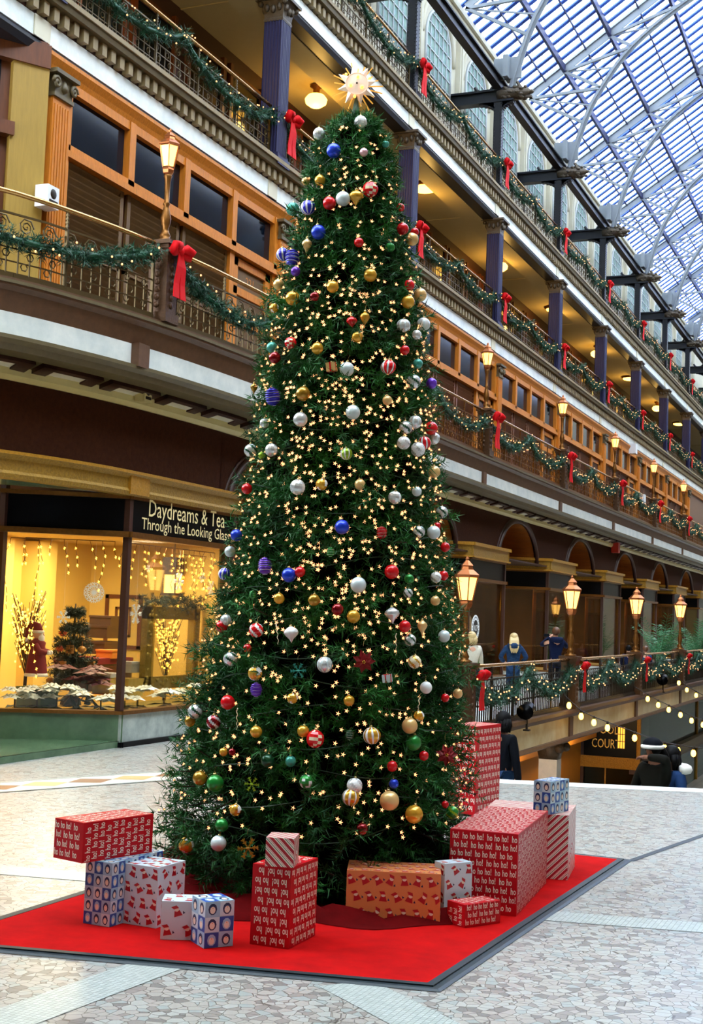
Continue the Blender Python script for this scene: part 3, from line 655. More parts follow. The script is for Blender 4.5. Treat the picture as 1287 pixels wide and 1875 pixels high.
def smooth(pts, n=5):
    P = [Vector(p) for p in pts]; out = []
    for i in range(len(P)-1):
        p0 = P[max(i-1, 0)]; p1 = P[i]; p2 = P[i+1]; p3 = P[min(i+2, len(P)-1)]
        for j in range(n): t = j/n; out.append(.5*((2*p1)+(p2-p0)*t+(2*p0-5*p1+4*p2-p3)*t*t+(3*p1-p0-3*p2+p3)*t**3))
    return out+[P[-1]]
ND = [(-13.2, GZ(-13.2)), (-11.9, GZ(-11.9)), (-10.23, GZ(-10.23)), (-8.2, GZ(-8.2)), (-6.0, GZ(-6.0)), (-3.5, GZ(-3.5))]
TR = thing('roof_truss', 'white steel arched truss under the skylight', '', (0, YC[0], 0)); del TR['category']; TR['kind'] = 'structure'
mb = MB()
for s_ in (1, -1):
    T = lambda x, z: Vector((x if s_ == 1 else 2*XR-x, 0, z))
    rb = smooth([(x, 0, z) for x, z in RIB]); rb = [T(p.x, p.z) for p in rb]
    for a, b in zip(rb[:-1], rb[1:]): mb.bar(a, b, .22, .05); mb.bar(a, b, .05, .22)
    mb.bar(T(*ND[0]), T(*ND[-1]), .2, .07); mb.bar(T(ND[0][0], ND[0][1]-.18), T(ND[-1][0], ND[-1][1]-.18), .05, .26)
    for i in range(5):
        n0 = T(ND[i][0], ND[i][1]-.25)
        for r in (RIB[i+1], RIB[min(i+2, 6)]): mb.bar(n0, T(*r), .1, .1)
        mb.bar(n0+Vector((0, .04, 0)), T((RIB[i+1][0]+RIB[min(i+2, 6)][0])/2, (RIB[i+1][1]+RIB[min(i+2, 6)][1])/2), .05, .05)
    mb.obox(T(-11.75, 19.3), (1,0,0), (0,1,0), (0,0,1), .45, .04, .35)
    mb.obox(T(-11.75, 19.3), (1,0,0), (0,1,0), (0,0,1), .08, .3, .35)
fixn(mb.build('truss_members', ['trussgrey'], TR)); reg(TR)
for k in range(1, 12): dup(TR, (0, YC[k], 0))
mb = MB()
for x, z in ND[1:5]: mb.bx(x-.05, x+.05, 8, YEND, z-.3, z-.02); 
for x in (-12.6, -11.1, -9.2, -7.1, -4.8): mb.bx(x-.02, x+.02, 8, YEND, GZ(x)-.1, GZ(x)-.03)
mb.bx(XA-.02, XA+.1, 8, YEND, 21.5, 21.68); mb.bx(XR-.1, XR+.1, 8, YEND, GZ(XR)-.3, GZ(XR))
S(mb, 'trim_32', ['steelblue'], 'dark blue purlins of the skylight')
mb = MB(); y = 8.
while y < YEND:
    a = Vector((XA, y, GZ(XA)-.02)); b = Vector((XR, y, GZ(XR)-.02)); mb.bar(a, b, .2, .05); mb.bar((2*XR-XA, y, GZ(XA)-.02), b, .2, .05); y += .66
S(mb, 'trim_33', ['bar'], 'glazing bars of the skylight')
mb = MB(); mb.add([(XA, -8, GZ(XA)+.03), (XR, -8, GZ(XR)+.03), (XR, YEND, GZ(XR)+.03), (XA, YEND, GZ(XA)+.03)], [(0,1,2,3)]); mb.add([(2*XR-XA, -8, GZ(XA)+.03), (XR, -8, GZ(XR)+.03), (XR, YEND, GZ(XR)+.03), (2*XR-XA, YEND, GZ(XA)+.03)], [(0,1,2,3)])
S(mb, 'window_90', ['roofglass'], 'glass of the skylight')
# ================================================================ RAILINGS, LAMP POSTS, GARLANDS, BOWS
def ironwork(mb, P, L, kind):
    """P(s) -> (x, y, tx, ty)"""
    def V(s, z, o=0): x, y, tx, ty = P(s); return (x+ty*o, y-tx*o, z)
    def run(z, w):
        n = max(1, int(L/1.0)); 
        for i in range(n): mb.bar(V(L*i/n, z), V(L*(i+1)/n, z), w, w)
    top = .86; band = .58 if kind != 'bar' else .72
    for z, w in ((.09, .035), (band, .02), (top, .025)): run(z, w)
    if kind == 'grid':
        for z in (.25, .42): run(z, .016)
    sp = .17 if kind == 'grid' else .13
    n = int(L/sp)
    for i in range(n+1):
        s = L*i/n; mb.bar(V(s, .09), V(s, band), .022 if kind == 'bar' else .016)
        if kind == 'bar' and i % 2: mb.sphere(V(s, .4), .028, 5, 4)
    if kind == 'grid':
        m = int(L/.34)
        for i in range(m):
            s = L*(i+.5)/m; x, y, tx, ty = P(s)
            sp_ = [(x+tx*(.12*(1-t/16)*math.cos(t*.95)), y+ty*(.12*(1-t/16)*math.cos(t*.95)), (band+top)/2+.12*(1-t/16)*math.sin(t*.95)) for t in range(15)]
            mb.tube(sp_, .011, 4, 0, False)
            for z in (.2, .34, .5):
                c = V(s+(.085 if z == .34 else 0), z); mb.tube([(c[0]+tx*.05*math.cos(a), c[1]+ty*.05*math.cos(a), c[2]+.05*math.sin(a)) for a in [2*PI*q/6 for q in range(7)]], .009, 4, 0, False)
    else:
        m = int(L/.22)
        for i in range(m):
            s = L*(i+.5)/m; x, y, tx, ty = P(s)
            mb.tube([(x+tx*.065*math.cos(a), y+ty*.065*math.cos(a), (band+top)/2+.06*math.sin(a)) for a in [2*PI*q/7 for q in range(8)]], .01, 4, 0, False)
    m = max(1, int(L/1.3))
    for i in range(m+1):
        s = L*i/m; mb.bar(V(s, 0), V(s, top), .04); mb.bar(V(s, top), V(s, 1.1), .022)
        for q in range(4): mb.obox(V(s, .9+q*.05), (1,0,0), (0,1,0), (0,0,1), .018, .018, .012)
    for i in range(m*2): pass
def railing(name, label, loc, P, L, kind, iron, group, hr='brass'):
    r = thing(name, label, 'railing', loc, 0, group)
    mb = MB(); ironwork(mb, P, L, kind); mb.build('ironwork_panel', [iron], r)
    mb = MB(); n = max(1, int(L/.4)) if kind == 'grid' and L < 6 else max(2, int(L)); pts = [(P(L*i/n)[0], P(L*i/n)[1], 1.12) for i in range(n+1)]; mb.tube(pts, .035 if hr == 'brass' else .028, 8); mb.build('handrail', [hr], r)
    mb = MB(); pts = [(P(L*i/n)[0], P(L*i/n)[1], .04) for i in range(n+1)]
    for a, b in zip(pts[:-1], pts[1:]): mb.bar(a, b, .1, .08)
    mb.build('bottom_rail', [iron], r)
    return reg(r)
straight = lambda s: (0, s, 0, 1)
# ---- ground gallery
G1 = 'railings along the ground gallery'
rr = railing('gallery_railing', 'dark baluster railing of the ground gallery, nearest section beside the tree', (X1, YP1[0]+.2, 0), straight, 7.53, 'bar', 'irondark', G1)
for k in range(1, 5): dup(rr, (X1, YP1[k]+.2, 0), label='dark baluster railing of the ground gallery, %s section' % ORD[k])
dup(rr, (X1, YP1[0]-7.73, 0), label='dark baluster railing of the ground gallery behind the tree')
# ---- second gallery
YP2 = [16.4]+[23.9+7.95*k for k in range(7)]
def pathfun(path):
    cum = [0]
    for (a, _), (b, _) in zip(path[:-1], path[1:]): cum.append(cum[-1]+math.hypot(b[0]-a[0], b[1]-a[1]))
    def P(s):
        i = max(0, min(len(path)-2, int(np.searchsorted(cum, s))-1)); t = (s-cum[i])/max(1e-9, cum[i+1]-cum[i])
        (a, _), (b, _) = path[i], path[i+1]; l = math.hypot(b[0]-a[0], b[1]-a[1])+1e-9
        return (a[0]+(b[0]-a[0])*t, a[1]+(b[1]-a[1])*t, (b[0]-a[0])/l, (b[1]-a[1])/l)
    return P, cum[-1]
pa = mkpath([(-12.2, 11.9), (-11.1, 12.7), (-10.5, 13.6), (-10.12, 15.0), (-9.92, 16.15)]); PA, LA = pathfun(pa)
pb = mkpath([(-9.89, 16.65), (-9.8, 17.8), (-9.76, 19.2), (-9.75, 20.5), (-9.75, 21.7), (-9.75, 23.65)]); PB, LB = pathfun(pb)
G2 = 'railings along the second gallery'
railing('balcony_railing', 'curved bronze scrollwork railing of the balcony corner above the lit shop', (0, 0, 6.0), PA, LA, 'grid', 'iron', G2)
railing('balcony_railing', 'bronze scrollwork railing of the second gallery between the corner newel and the tree', (0, 0, 6.0), PB, LB, 'grid', 'iron', G2)
r2 = railing('balcony_railing', 'bronze scrollwork railing of the second gallery, section right behind the tree', (X2, YP2[1]+.25, 6.0), straight, 7.45, 'grid', 'bronze', G2)
for k in range(2, 7): dup(r2, (X2, YP2[k]+.25, 6.0), label='bronze scrollwork railing of the second gallery, %s section beyond the tree' % ORD[k-2])
# ---- third and fourth galleries
r3 = railing('upper_railing', 'bronze lattice railing of the third gallery, nearest section', (X3+.02, YC[0]+.25, 11.05), straight, 7.4, 'grid', 'iron', 'railings along the third gallery')
for k in range(1, 10): dup(r3, (X3+.02, YC[k]+.25, 11.05), label='bronze lattice railing of the third gallery, %s section' % ORD[k])
r4 = dup(r3, (X3+.02, YC[0]+.2, 15.33), label='bronze lattice railing of the fourth gallery, nearest section'); r4['group'] = 'railings along the fourth gallery'
for k in range(1, 10): c = dup(r3, (X3+.02, YC[k]+.2, 15.33), label='bronze lattice railing of the fourth gallery, %s section' % ORD[k]); c['group'] = 'railings along the fourth gallery'
# ---- lamp posts
def lantern(r, z, s, parent_mats=True):
    mb = MB(); mb.lathe([(.06*s, z), (.1*s, z+.04*s), (.12*s, z+.1*s), (.11*s, z+.14*s), (.13*s, z+.16*s)], 6, (0,0,0), 0, False)
    for i in range(6):
        a = 2*PI*i/6; mb.bar((.115*s*math.cos(a), .115*s*math.sin(a), z+.15*s), (.2*s*math.cos(a), .2*s*math.sin(a), z+.56*s), .018*s)
    mb.lathe([(.2*s, z+.55*s), (.225*s, z+.57*s), (.225*s, z+.6*s), (.19*s, z+.63*s), (.12*s, z+.69*s), (.1*s, z+.74*s), (.115*s, z+.76*s), (.06*s, z+.82*s), (.03*s, z+.85*s), (.035*s, z+.88*s), (0, z+.93*s)], 6, (0,0,0), 0, False)
    f = fixn(mb.build('lantern_frame', ['copperlamp'], r))
    mb = MB(); mb.lathe([(.11*s, z+.16*s), (.19*s, z+.55*s)], 6, (0,0,0), 0, False); fixn(mb.build('lantern_glass', ['lampglass'], f))
    mb = MB(); mb.lathe([(.02*s, z+.16*s), (.035*s, z+.25*s), (.03*s, z+.33*s), (0, z+.38*s)], 8); fixn(mb.build('lamp_bulb', ['lampcore'], f))
K['copperlamp'] = mat('copper_lamp_metal', '#b0683c', .3, .8)
def shaft(z0, z1, s): 
    H = z1-z0
    return [(.14*s, z0), (.14*s, z0+.03), (.07*s, z0+.06), (.09*s, z0+.1), (.06*s, z0+.16), (.05*s, z0+.2), (.075*s, z0+.28), (.085*s, z0+.36), (.05*s, z0+.5), (.04*s, z0+.54), (.06*s, z0+.57), (.04*s, z0+.6), (.045*s, z1-.16), (.055*s, z1-.08), (.07*s, z1-.04), (.05*s, z1)]
def newel(mb, h, w):
    mb.bx(-w, w, -w, w, 0, h); mb.bx(-w-.03, w+.03, -w-.03, w+.03, 0, .14); mb.bx(-w-.05, w+.05, -w-.05, w+.05, h, h+.06); mb.bx(-w-.02, w+.02, -w-.02, w+.02, h-.06, h)
    for i in range(7):
        for q in range(4):
            c, s_ = math.cos(q*PI/2), math.sin(q*PI/2); mb.sphere((w*c, w*s_, .25+i*.11), .05, 6, 4, 0, (.5 if abs(c) > .5 else 1, .5 if abs(s_) > .5 else 1, 1))
L1 = thing('lamp_post', 'lit copper lantern on a newel of the ground-gallery railing, nearest one beside the tree', 'lamp', (X1, YP1[0], 0), 0, 'lamp posts of the ground gallery')
mb = MB(); newel(mb, 1.14, .17); fixn(mb.build('newel', ['post'], L1)); mb = MB(); mb.lathe(shaft(1.2, 2.15, 1), 12); fixn(mb.build('lamp_shaft', ['bronze'], L1)); lantern(L1, 2.12, 1.0); reg(L1)
for k in range(1, 5): dup(L1, (X1, YP1[k], 0), label='lit copper lantern on a newel of the ground-gallery railing, %s one' % ORD[k])
L2 = thing('lamp_post', 'lit lantern on the newel of the curved balcony above the corner shop', 'lamp', (-9.9, YP2[0], 6.0), 0, 'lamp posts of the second gallery')
mb = MB(); newel(mb, 1.12, .15); fixn(mb.build('newel', ['post'], L2)); mb = MB(); mb.lathe(shaft(1.18, 2.2, .9), 12); fixn(mb.build('lamp_shaft', ['bronze'], L2)); lantern(L2, 2.17, .76); reg(L2)
for k in range(1, 7): dup(L2, (X2, YP2[k], 6.0), label='lit lantern on a newel of the second gallery, %s one' % ('hidden behind the tree' if k == 1 else ORD[k-2]+' beyond the tree,'))
# ---- garlands: two drapes per bay with fairy bulbs
def drape(L, z0, sag, humps=2, lead=.05):
    pts = []
    for h in range(humps):
        for i in range(14): t = i/14; pts.append((L*(h+t)/humps, z0-sag*(1-(2*t-1)**2)**.8))
    pts.append((L, z0)); return pts
BULB = None
def garland(name, label, cat_group, loc, P, L, z0, sag, rad=.1, per=26, nb=22, dens=26, humps=2, off=.07):
    r = thing(name, label, 'garland', loc, 0, cat_group)
    def V(s, z, o=off): x, y, tx, ty = P(max(0, min(L, s))); return Vector((x+ty*o, y-tx*o, z))
    pts = [V(s, z) for s, z in drape(L, z0, sag, humps)]
    seg = [(b-a) for a, b in zip(pts[:-1], pts[1:])]; T = sum(x.length for x in seg); n = int(T*dens)
    cum = np.cumsum([0]+[x.length for x in seg]); ss = NR.uniform(0, T, n); ix = np.clip(np.searchsorted(cum, ss)-1, 0, len(seg)-1)
    A = np.array([tuple(p) for p in pts]); D = np.array([tuple(x.normalized()) for x in seg]); base = A[ix]+D[ix]*(ss-cum[ix])[:, None]
    d = NR.normal(size=(n, 3)); d -= D[ix]*np.sum(d*D[ix], 1, keepdims=True)*.6; d /= np.linalg.norm(d, axis=1, keepdims=True)
    tri = needles(base, d, NR.uniform(.5, 1.1, n)*rad, per//3, rad*.6, .007)
    tri_mesh('pine_foliage', tri, 'needlegar', r)
    mb = MB(); mb.tube(pts, rad*.26, 6); mb.build('garland_core', ['needlegar'], r)
    global BULB
    if BULB is None:
        mb = MB(); mb.sphere((0,0,0), 1, 6, 4); BULB = mb.build('fairy_bulb', ['fairy']).data; bpy.data.objects.remove(bpy.data.objects['fairy_bulb'])
    for i in range(nb):
        s = T*(i+.5)/nb+rnd.uniform(-.1, .1); j = min(len(seg)-1, max(0, int(np.searchsorted(cum, s))-1)); p = pts[j]+seg[j].normalized()*(s-cum[j])
        x, y, tx, ty = P(max(0, min(L, p.y if P is straight else s))); a = rnd.uniform(-.9, 1.2)
        o = bpy.data.objects.new('fairy_bulb', BULB); COL.objects.link(o); o.parent = r; o.scale = (.016,)*3; q = rad*.95
        o.location = p+Vector((ty*q*math.cos(a), -tx*q*math.cos(a), q*math.sin(a)))
    return reg(r)
garland('garland', 'green garland draped along the curved balcony railing from the photo edge to the corner newel', 'garlands on the second gallery', (0,0,6.0), PA, LA, 1.0, .5, .17, 42, 20, 90, 1)
garland('garland', 'green garland hanging from the corner newel down to the tree', 'garlands on the second gallery', (0,0,6.0), PB, LB, 1.02, .52, .17, 42, 26, 90, 2)
g2 = garland('garland', 'lit green garland on the second gallery, first two drapes right of the tree', 'garlands on the second gallery', (X2, YP2[1], 6.0), straight, 7.95, 1.02, .5, .19, 36, 44, 45)
for k in range(2, 7): dup(g2, (X2, YP2[k], 6.0), label='lit green garland on the second gallery after the %s lamp post beyond the tree' % ORD[k-2])
g1 = garland('garland', 'lit green garland on the ground-gallery railing, nearest pair of drapes beside the tree', 'garlands on the ground gallery', (X1, YP1[0], 0), straight, 7.93, .98, .48, .2, 36, 52, 60)
for k in range(1, 5): dup(g1, (X1, YP1[k], 0), label='lit green garland on the ground-gallery railing, %s pair of drapes' % ORD[k])
g3 = garland('garland', 'lit green garland on the third gallery, bay nearest the viewer', 'garlands on the third gallery', (X3+.05, YC[0], 11.05), straight, 7.87, 1.0, .45, .19, 40, 40, 52)
for k in range(1, 9): dup(g3, (X3+.05, YC[k], 11.05), label='lit green garland on the third gallery, %s bay' % ORD[k])
for k in range(0, 9): c = dup(g3, (X3+.05, YC[k], 15.35), label='lit green garland on the fourth gallery, %s bay' % ORD[k]); c['group'] = 'garlands on the fourth gallery'
# ---- red bows
BOW = thing('red_bow', '', 'bow', (0,0,0), 0, 'red bows on the ground gallery')
mb = MB()
def ribbon(mb, pts, w, nrm):
    vs = []; fs = []
    for p, ww in zip(pts, w): vs += [(p[0], p[1]-ww, p[2]), (p[0], p[1]+ww, p[2]), (p[0]+.012, p[1]+ww, p[2]), (p[0]+.012, p[1]-ww, p[2])]
    for i in range(len(pts)-1):
        for a in range(4): b = (a+1) % 4; fs.append((i*4+a, i*4+b, i*4+4+b, i*4+4+a))
    fs += [(0,3,2,1), tuple(len(vs)-4+i for i in range(4))]; mb.add(vs, fs)
for s_ in (-1, 1):
    mb.tube([(.02, 0, 0), (.09, s_*.1, .05), (.1, s_*.19, .03), (.06, s_*.2, -.03), (.03, s_*.1, -.03), (.02, 0, 0)], [.03, .06, .065, .06, .05, .03], 8)
fixn(mb.build('bow_loops', ['redribbon'], BOW)); mb = MB(); mb.sphere((.05, 0, 0), .055, 8, 6); mb.build('bow_knot', ['redribbon'], BOW)
for s_ in (-1, 1):
    mb = MB(); ribbon(mb, [(.05, s_*.02, -.02), (.07, s_*.05, -.2), (.05, s_*.07, -.42), (.06, s_*.085, -.6)], [.03, .055, .06, .07], None); fixn(mb.build('ribbon_tail', ['redribbon'], BOW))
reg(BOW)
BOW.location = (X1+.2, YP1[0]+.25, .98); BOW['label'] = 'red velvet bow on the ground-gallery newel right beside the tree'
for k in range(1, 5): dup(BOW, (X1+.2, YP1[k]+.35, .98), label='red velvet bow on the ground-gallery railing, at the %s lamp post' % ORD[k])
def bow(loc, lab, g, sc=1.15): c = dup(BOW, loc, label=lab); c['group'] = g; c.scale = (sc,)*3
bow((-9.72, YP2[0]+.05, 7.05), 'red velvet bow on the newel of the curved balcony above the corner shop', 'red bows on the second gallery')
for k in range(2, 7): bow((X2+.18, YP2[k]+.2, 7.0), 'red velvet bow on the second gallery under the %s lamp post beyond the tree' % ORD[k-2], 'red bows on the second gallery', 1.3)
for k in range(1, 9): bow((X3+.25, YC[k]+.22, 12.0), 'red velvet bow on the %s column of the third gallery' % ORD[k], 'red bows on the third gallery', 1.3)
for k in range(1, 10): bow((X3+.2, YC[k]+.2, 16.3), 'red velvet bow on the %s steel post of the fourth gallery' % ORD[k], 'red bows on the fourth gallery', 1.3)
# ---- ceiling lamps of the third gallery, alarms, speakers
CL = thing('ceiling_lamp', 'lit glass ceiling lamp of the third gallery, left of the star', 'lamp', (-13.2, 28.5, 14.62), 0, 'ceiling lamps of the third gallery')
mb = MB(); mb.lathe([(.14, 0), (.16, -.05), (.08, -.1), (.08, -.22), (.1, -.24)], 14); fixn(mb.build('lamp_mount', ['bronze'], CL))
mb = MB(); mb.lathe([(.1, -.24), (.2, -.27), (.27, -.36), (.25, -.46), (.14, -.54), (0, -.57)], 16); fixn(mb.build('lamp_shade', ['ceillamp'], CL)); reg(CL)
CF = thing('ceiling_lamp', 'lit flat disc ceiling lamp of the third gallery, just right of the tree', 'lamp', (-13.2, 36.3, 14.62), 0, 'ceiling lamps of the third gallery')
mb = MB(); mb.lathe([(.42, 0), (.44, -.06), (.38, -.1)], 20); fixn(mb.build('lamp_ring', ['bronze'], CF)); mb = MB(); mb.lathe([(.38, -.08), (.34, -.15), (.2, -.19), (0, -.2)], 20); fixn(mb.build('lamp_shade', ['ceillamp'], CF)); reg(CF)
for i, y in enumerate((44.3, 52.2, 60, 68, 76, 84)): dup(CL if i % 2 == 0 else CF, (-13.2, y, 14.62), label='lit ceiling lamp of the third gallery, %s one right of the flat disc lamp' % ORD[i])
for y in (20.5, 28.5, 36.3, 44.3, 52.2, 60, 68, 76): point('ceiling_lamp_light', (-13.2, y, 13.75), 55, (1, .58, .14), .2)
def smallbox(name, label, cat, loc, sx, sy, sz, m, parts=()):
    t = thing(name, label, cat, loc); mb = MB(); mb.bx(-sx, sx, -sy, sy, -sz, sz); fixn(mb.build('housing', [m], t)); return t
def wallbox(name, lab, cat, px, py, X, s, m, face=None):
    p = atX(px, py, X); t = smallbox(name, lab, cat, p, s*.8, s, s*1.15, m)
    if face:
        mb = MB(); mb.sphere((s*.8, 0, s*.3), s*.55, 10, 6, 0, (.2, 1, 1)); mb.bx(s*.78, s*.9, -s*.7, s*.7, -s*.8, -s*.4); fixn(mb.build(face, ['irondark'], t))
    return t
wallbox('wall_speaker', 'white box speaker on the nearest oak pilaster', 'speaker', 86, 362, -11.72, .14, 'white', 'speaker_grille')
wallbox('wall_speaker', 'white box on an oak pilaster far beyond the tree', 'speaker', 1159, 822, -11.72, .2, 'white')
wallbox('wall_speaker', 'small white box high on the far second-floor oak front', 'speaker', 1175, 914, -9.8, .16, 'white')
wallbox('security_camera', 'small cream camera box under the curved balcony soffit', 'camera', 263, 722, -10.32, .1, 'creamyellow', 'lens')
wallbox('fire_alarm', 'red alarm box under the second gallery soffit', 'alarm', 1127, 1003, -10.25, .17, 'alarm')
wallbox('fire_alarm', 'red alarm box on the third gallery ceiling', 'alarm', 1118, 647, -13.2, .2, 'alarm')
for px, py in ((965, 1310), (1214, 1250)):
    p = atX(px, py, X1+.2); t = thing('spotlight', 'black spotlight at the foot of the ground-gallery railing, %s one' % ('nearer' if px < 1000 else 'farther'), 'spotlight', p)
    mb = MB(); mb.bar((0,0,-.28), (0,0,0), .04); mb.bx(-.06, .06, -.06, .06, -.3, -.27); fixn(mb.build('mount', ['irondark'], t)); mb = MB(); mb.lathe([(.1, -.18), (.14, -.1), (.14, .14), (.17, .18)], 12); mb.v = [(x, -z*.9-y*.1, y*.9+.12-z*.25) for x, y, z in mb.v]; fixn(mb.build('lamp_head', ['black'], t))
# ---- festoon strings over the stairs
def festoon(label, Y, px, tail):
    r = thing('festoon_lights', label, 'string lights', (0,0,0)); pts = [atY(x, y, Y) for x, y in px]; mb = MB()
    full = [atY(*tail[0], Y)]+pts+[atY(*tail[1], Y)]; mb.tube([p+Vector((0,0,.1)) for p in full], .012, 4); mb.build('cord', ['irondark'], r)
    for p in pts:
        mb = MB(); mb.lathe([(.02, .1), (.025, .05), (.045, .02), (.055, -.03), (.04, -.08), (0, -.1)], 8); o = mb.build('bulb', ['fairyw'], r, p)
        mb = MB(); mb.lathe([(.025, .12), (.03, .05)], 6); mb.build('socket', ['irondark'], o)
Z6 = lambda *q: [(987+x/4.29, 1100+y/4.29) for x, y in q]
festoon('upper string of warm bulbs crossing below the ground gallery at the far stairs', 37.0, Z6((853, 765), (935, 812), (1018, 850), (1110, 890), (1197, 935), (1287, 968)), Z6((740, 700), (1420, 1010)))
festoon('string of warm bulbs crossing the gallery fascia in front of the food court sign', 29.4, Z6((235, 815), (330, 900), (430, 948), (537, 990), (750, 1070), (868, 1115), (985, 1150), (1090, 1170), (1212, 1190)), Z6((190, 770), (1400, 1200)))
festoon('short string of warm bulbs on the far end of the ground-gallery railing', 44.0, Z6((1097, 640), (1160, 695), (1233, 737)), Z6((1060, 610), (1330, 790)))
# ================================================================ THE TREE
TX, TY = -3.88, 9.1
PROF = [(.05, .9), (.12, 1.0), (.23, 1.11), (.47, 1.13), (.86, 1.05), (1.25, 1.0), (1.65, .96), (2.05, .87), (2.45, .785), (2.86, .715), (3.26, .68), (3.67, .635), (4.09, .575), (4.5, .495), (4.92, .395), (5.34, .305), (5.52, .25), (5.62, .17), (5.72, .05)]
PZ = np.array([p[0] for p in PROF]); PR = np.array([p[1] for p in PROF])
RTX, RTY = RT.x/math.hypot(RT.x, RT.y), RT.y/math.hypot(RT.x, RT.y)
def OFF(z): k = -.13*min(1, max(0, (2.0-z)/1.8)); return k*RTX, k*RTY   # the lower boughs hang further out on one side
RZ = lambda z: float(np.interp(z, PZ, PR, left=.85, right=.0))
tree = thing('christmas_tree', 'tall dark green Christmas tree covered in ornaments and fairy lights on the red carpet', 'tree', (TX, TY, 0))
mb = MB(); mb.lathe([(.1, .03), (.1, .4), (.07, 3), (.02, 5.6)], 10); mb.bx(-.35, .35, -.05, .05, .02, .1); mb.bx(-.05, .05, -.35, .35, .02, .1); mb.build('trunk', ['bark'], tree)
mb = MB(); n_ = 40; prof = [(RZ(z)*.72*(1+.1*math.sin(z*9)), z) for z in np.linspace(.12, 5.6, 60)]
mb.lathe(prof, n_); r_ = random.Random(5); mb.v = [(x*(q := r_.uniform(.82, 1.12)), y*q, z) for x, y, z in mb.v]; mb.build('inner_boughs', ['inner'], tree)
NB = 5200
z = NR.uniform(0, 1, NB*3)*5.68; keep = NR.uniform(0, 1.15, NB*3) < np.interp(z, PZ, PR)+.12; z = z[keep][:NB]; n = len(z)
a = NR.uniform(0, 2*PI, n); R = np.interp(z, PZ, PR)
lump = 1+.08*np.sin(a*7+z*5)+.06*np.sin(a*13-z*9)+.04*np.sin(z*17+a*3)
rad = np.stack([np.cos(a), np.sin(a), np.zeros(n)], 1); tang = np.stack([-np.sin(a), np.cos(a), np.zeros(n)], 1)
tip = R*lump*NR.uniform(.78, .985, n)
top = np.clip((z-5.3)/.4, 0, 1)
upz = NR.normal(.1, .38, n)+top*.8-np.clip((.5-z)*1.2, 0, .6)
d = rad*1.0+tang*NR.normal(0, .38, (n, 1)); d[:, 2] = upz; d /= np.linalg.norm(d, axis=1, keepdims=True)
L = NR.uniform(.16, .3, n)*np.clip(R*2.2, .45, 1); p0 = rad*(tip-L*.75)[:, None]; p0[:, 2] = z; kk = -.13*np.clip((2.0-z)/1.8, 0, 1); p0[:, 0] += kk*RTX; p0[:, 1] += kk*RTY
tri = [needles(p0, d, L, 22, .075, .0042, .75)]
for s in (-1, 1):
    dd = d*.8+np.cross(d, rad+NR.normal(0, .3, (n, 3)))*s*.9; dd[:, 2] += .08; dd /= np.linalg.norm(dd, axis=1, keepdims=True)
    tri.append(needles(p0+d*(L*NR.uniform(.3, .6, n))[:, None], dd, L*.55, 13, .065, .004, .75))
tri_mesh('boughs', np.concatenate(tri), 'needle', tree)
mb = MB()
for i in range(0, n, 3): q = Vector(p0[i]); mb.bar(q-Vector(rad[i])*.08, q+Vector(d[i])*float(L[i])*.8, .008)
mb.build('twigs', ['bark'], tree)
# fairy lights wound round the tree
fl = thing('fairy_light_string', 'string of warm fairy lights wound all over the Christmas tree', 'string lights', (TX, TY, 0))
mb = MB(); pts = []
for i in range(1500):
    t = i/1500; zz = .35+5.2*t; aa = i*.11; rr = RZ(zz)*(.9+.05*math.sin(i*.7)); pts.append((rr*math.cos(aa)+OFF(zz)[0], rr*math.sin(aa)+OFF(zz)[1], zz+.05*math.sin(i*.37)))
mb.tube(pts, .004, 4); mb.build('cord', ['wire'], fl)
mb = MB(); mb.sphere((0,0,0), .007, 6, 4)
for q in range(5): c, s_ = math.cos(q*2*PI/5), math.sin(q*2*PI/5); mb.add([(.0045*s_, -.0045*c, .004), (-.0045*s_, .0045*c, .004), (.0175*c, .0175*s_, .008)], [(0,1,2)])
bm_ = mb.build('bulb', ['fairy']); bd = bm_.data; bpy.data.objects.remove(bm_)
cand = []
r_ = random.Random(21)
while len(cand) < 2100:
    zz = r_.uniform(.5, 5.55); 
    if r_.random() > RZ(zz)*1.1+.15: continue
    dens = 1 if 1.7 < zz < 4.3 else .55
    if r_.random() > dens: continue
    aa = r_.uniform(0, 2*PI) if r_.random() < .7 else r_.gauss(math.atan2(-TY, -TX), .45); rr = RZ(zz)*r_.uniform(.9, 1.04); cand.append(Vector((rr*math.cos(aa)+OFF(zz)[0], rr*math.sin(aa)+OFF(zz)[1], zz)))
vis = [c for c in cand if (c.x*(0-TX)+c.y*(0-TY)) > -.15*math.hypot(c.x, c.y)*math.hypot(TX, TY)]
vis.sort(key=lambda c: (c+Vector((TX, TY, 0))-CAM).length)
near = set(id(c) for c in vis[:96]); mb = MB()
for c in cand:
    out = Vector((c.x, c.y, .2)).normalized(); rot = out.to_track_quat('Z', 'Y')
    if id(c) in near:
        o = bpy.data.objects.new('bulb', bd); COL.objects.link(o); o.parent = fl; o.location = c; o.rotation_mode = 'QUATERNION'; o.rotation_quaternion = rot
    else:
        mb.add([c+rot @ v.co for v in bd.vertices], [tuple(p.vertices) for p in bd.polygons])
o = mb.build('bulbs', ['fairy'], fl); o['kind'] = 'stuff'
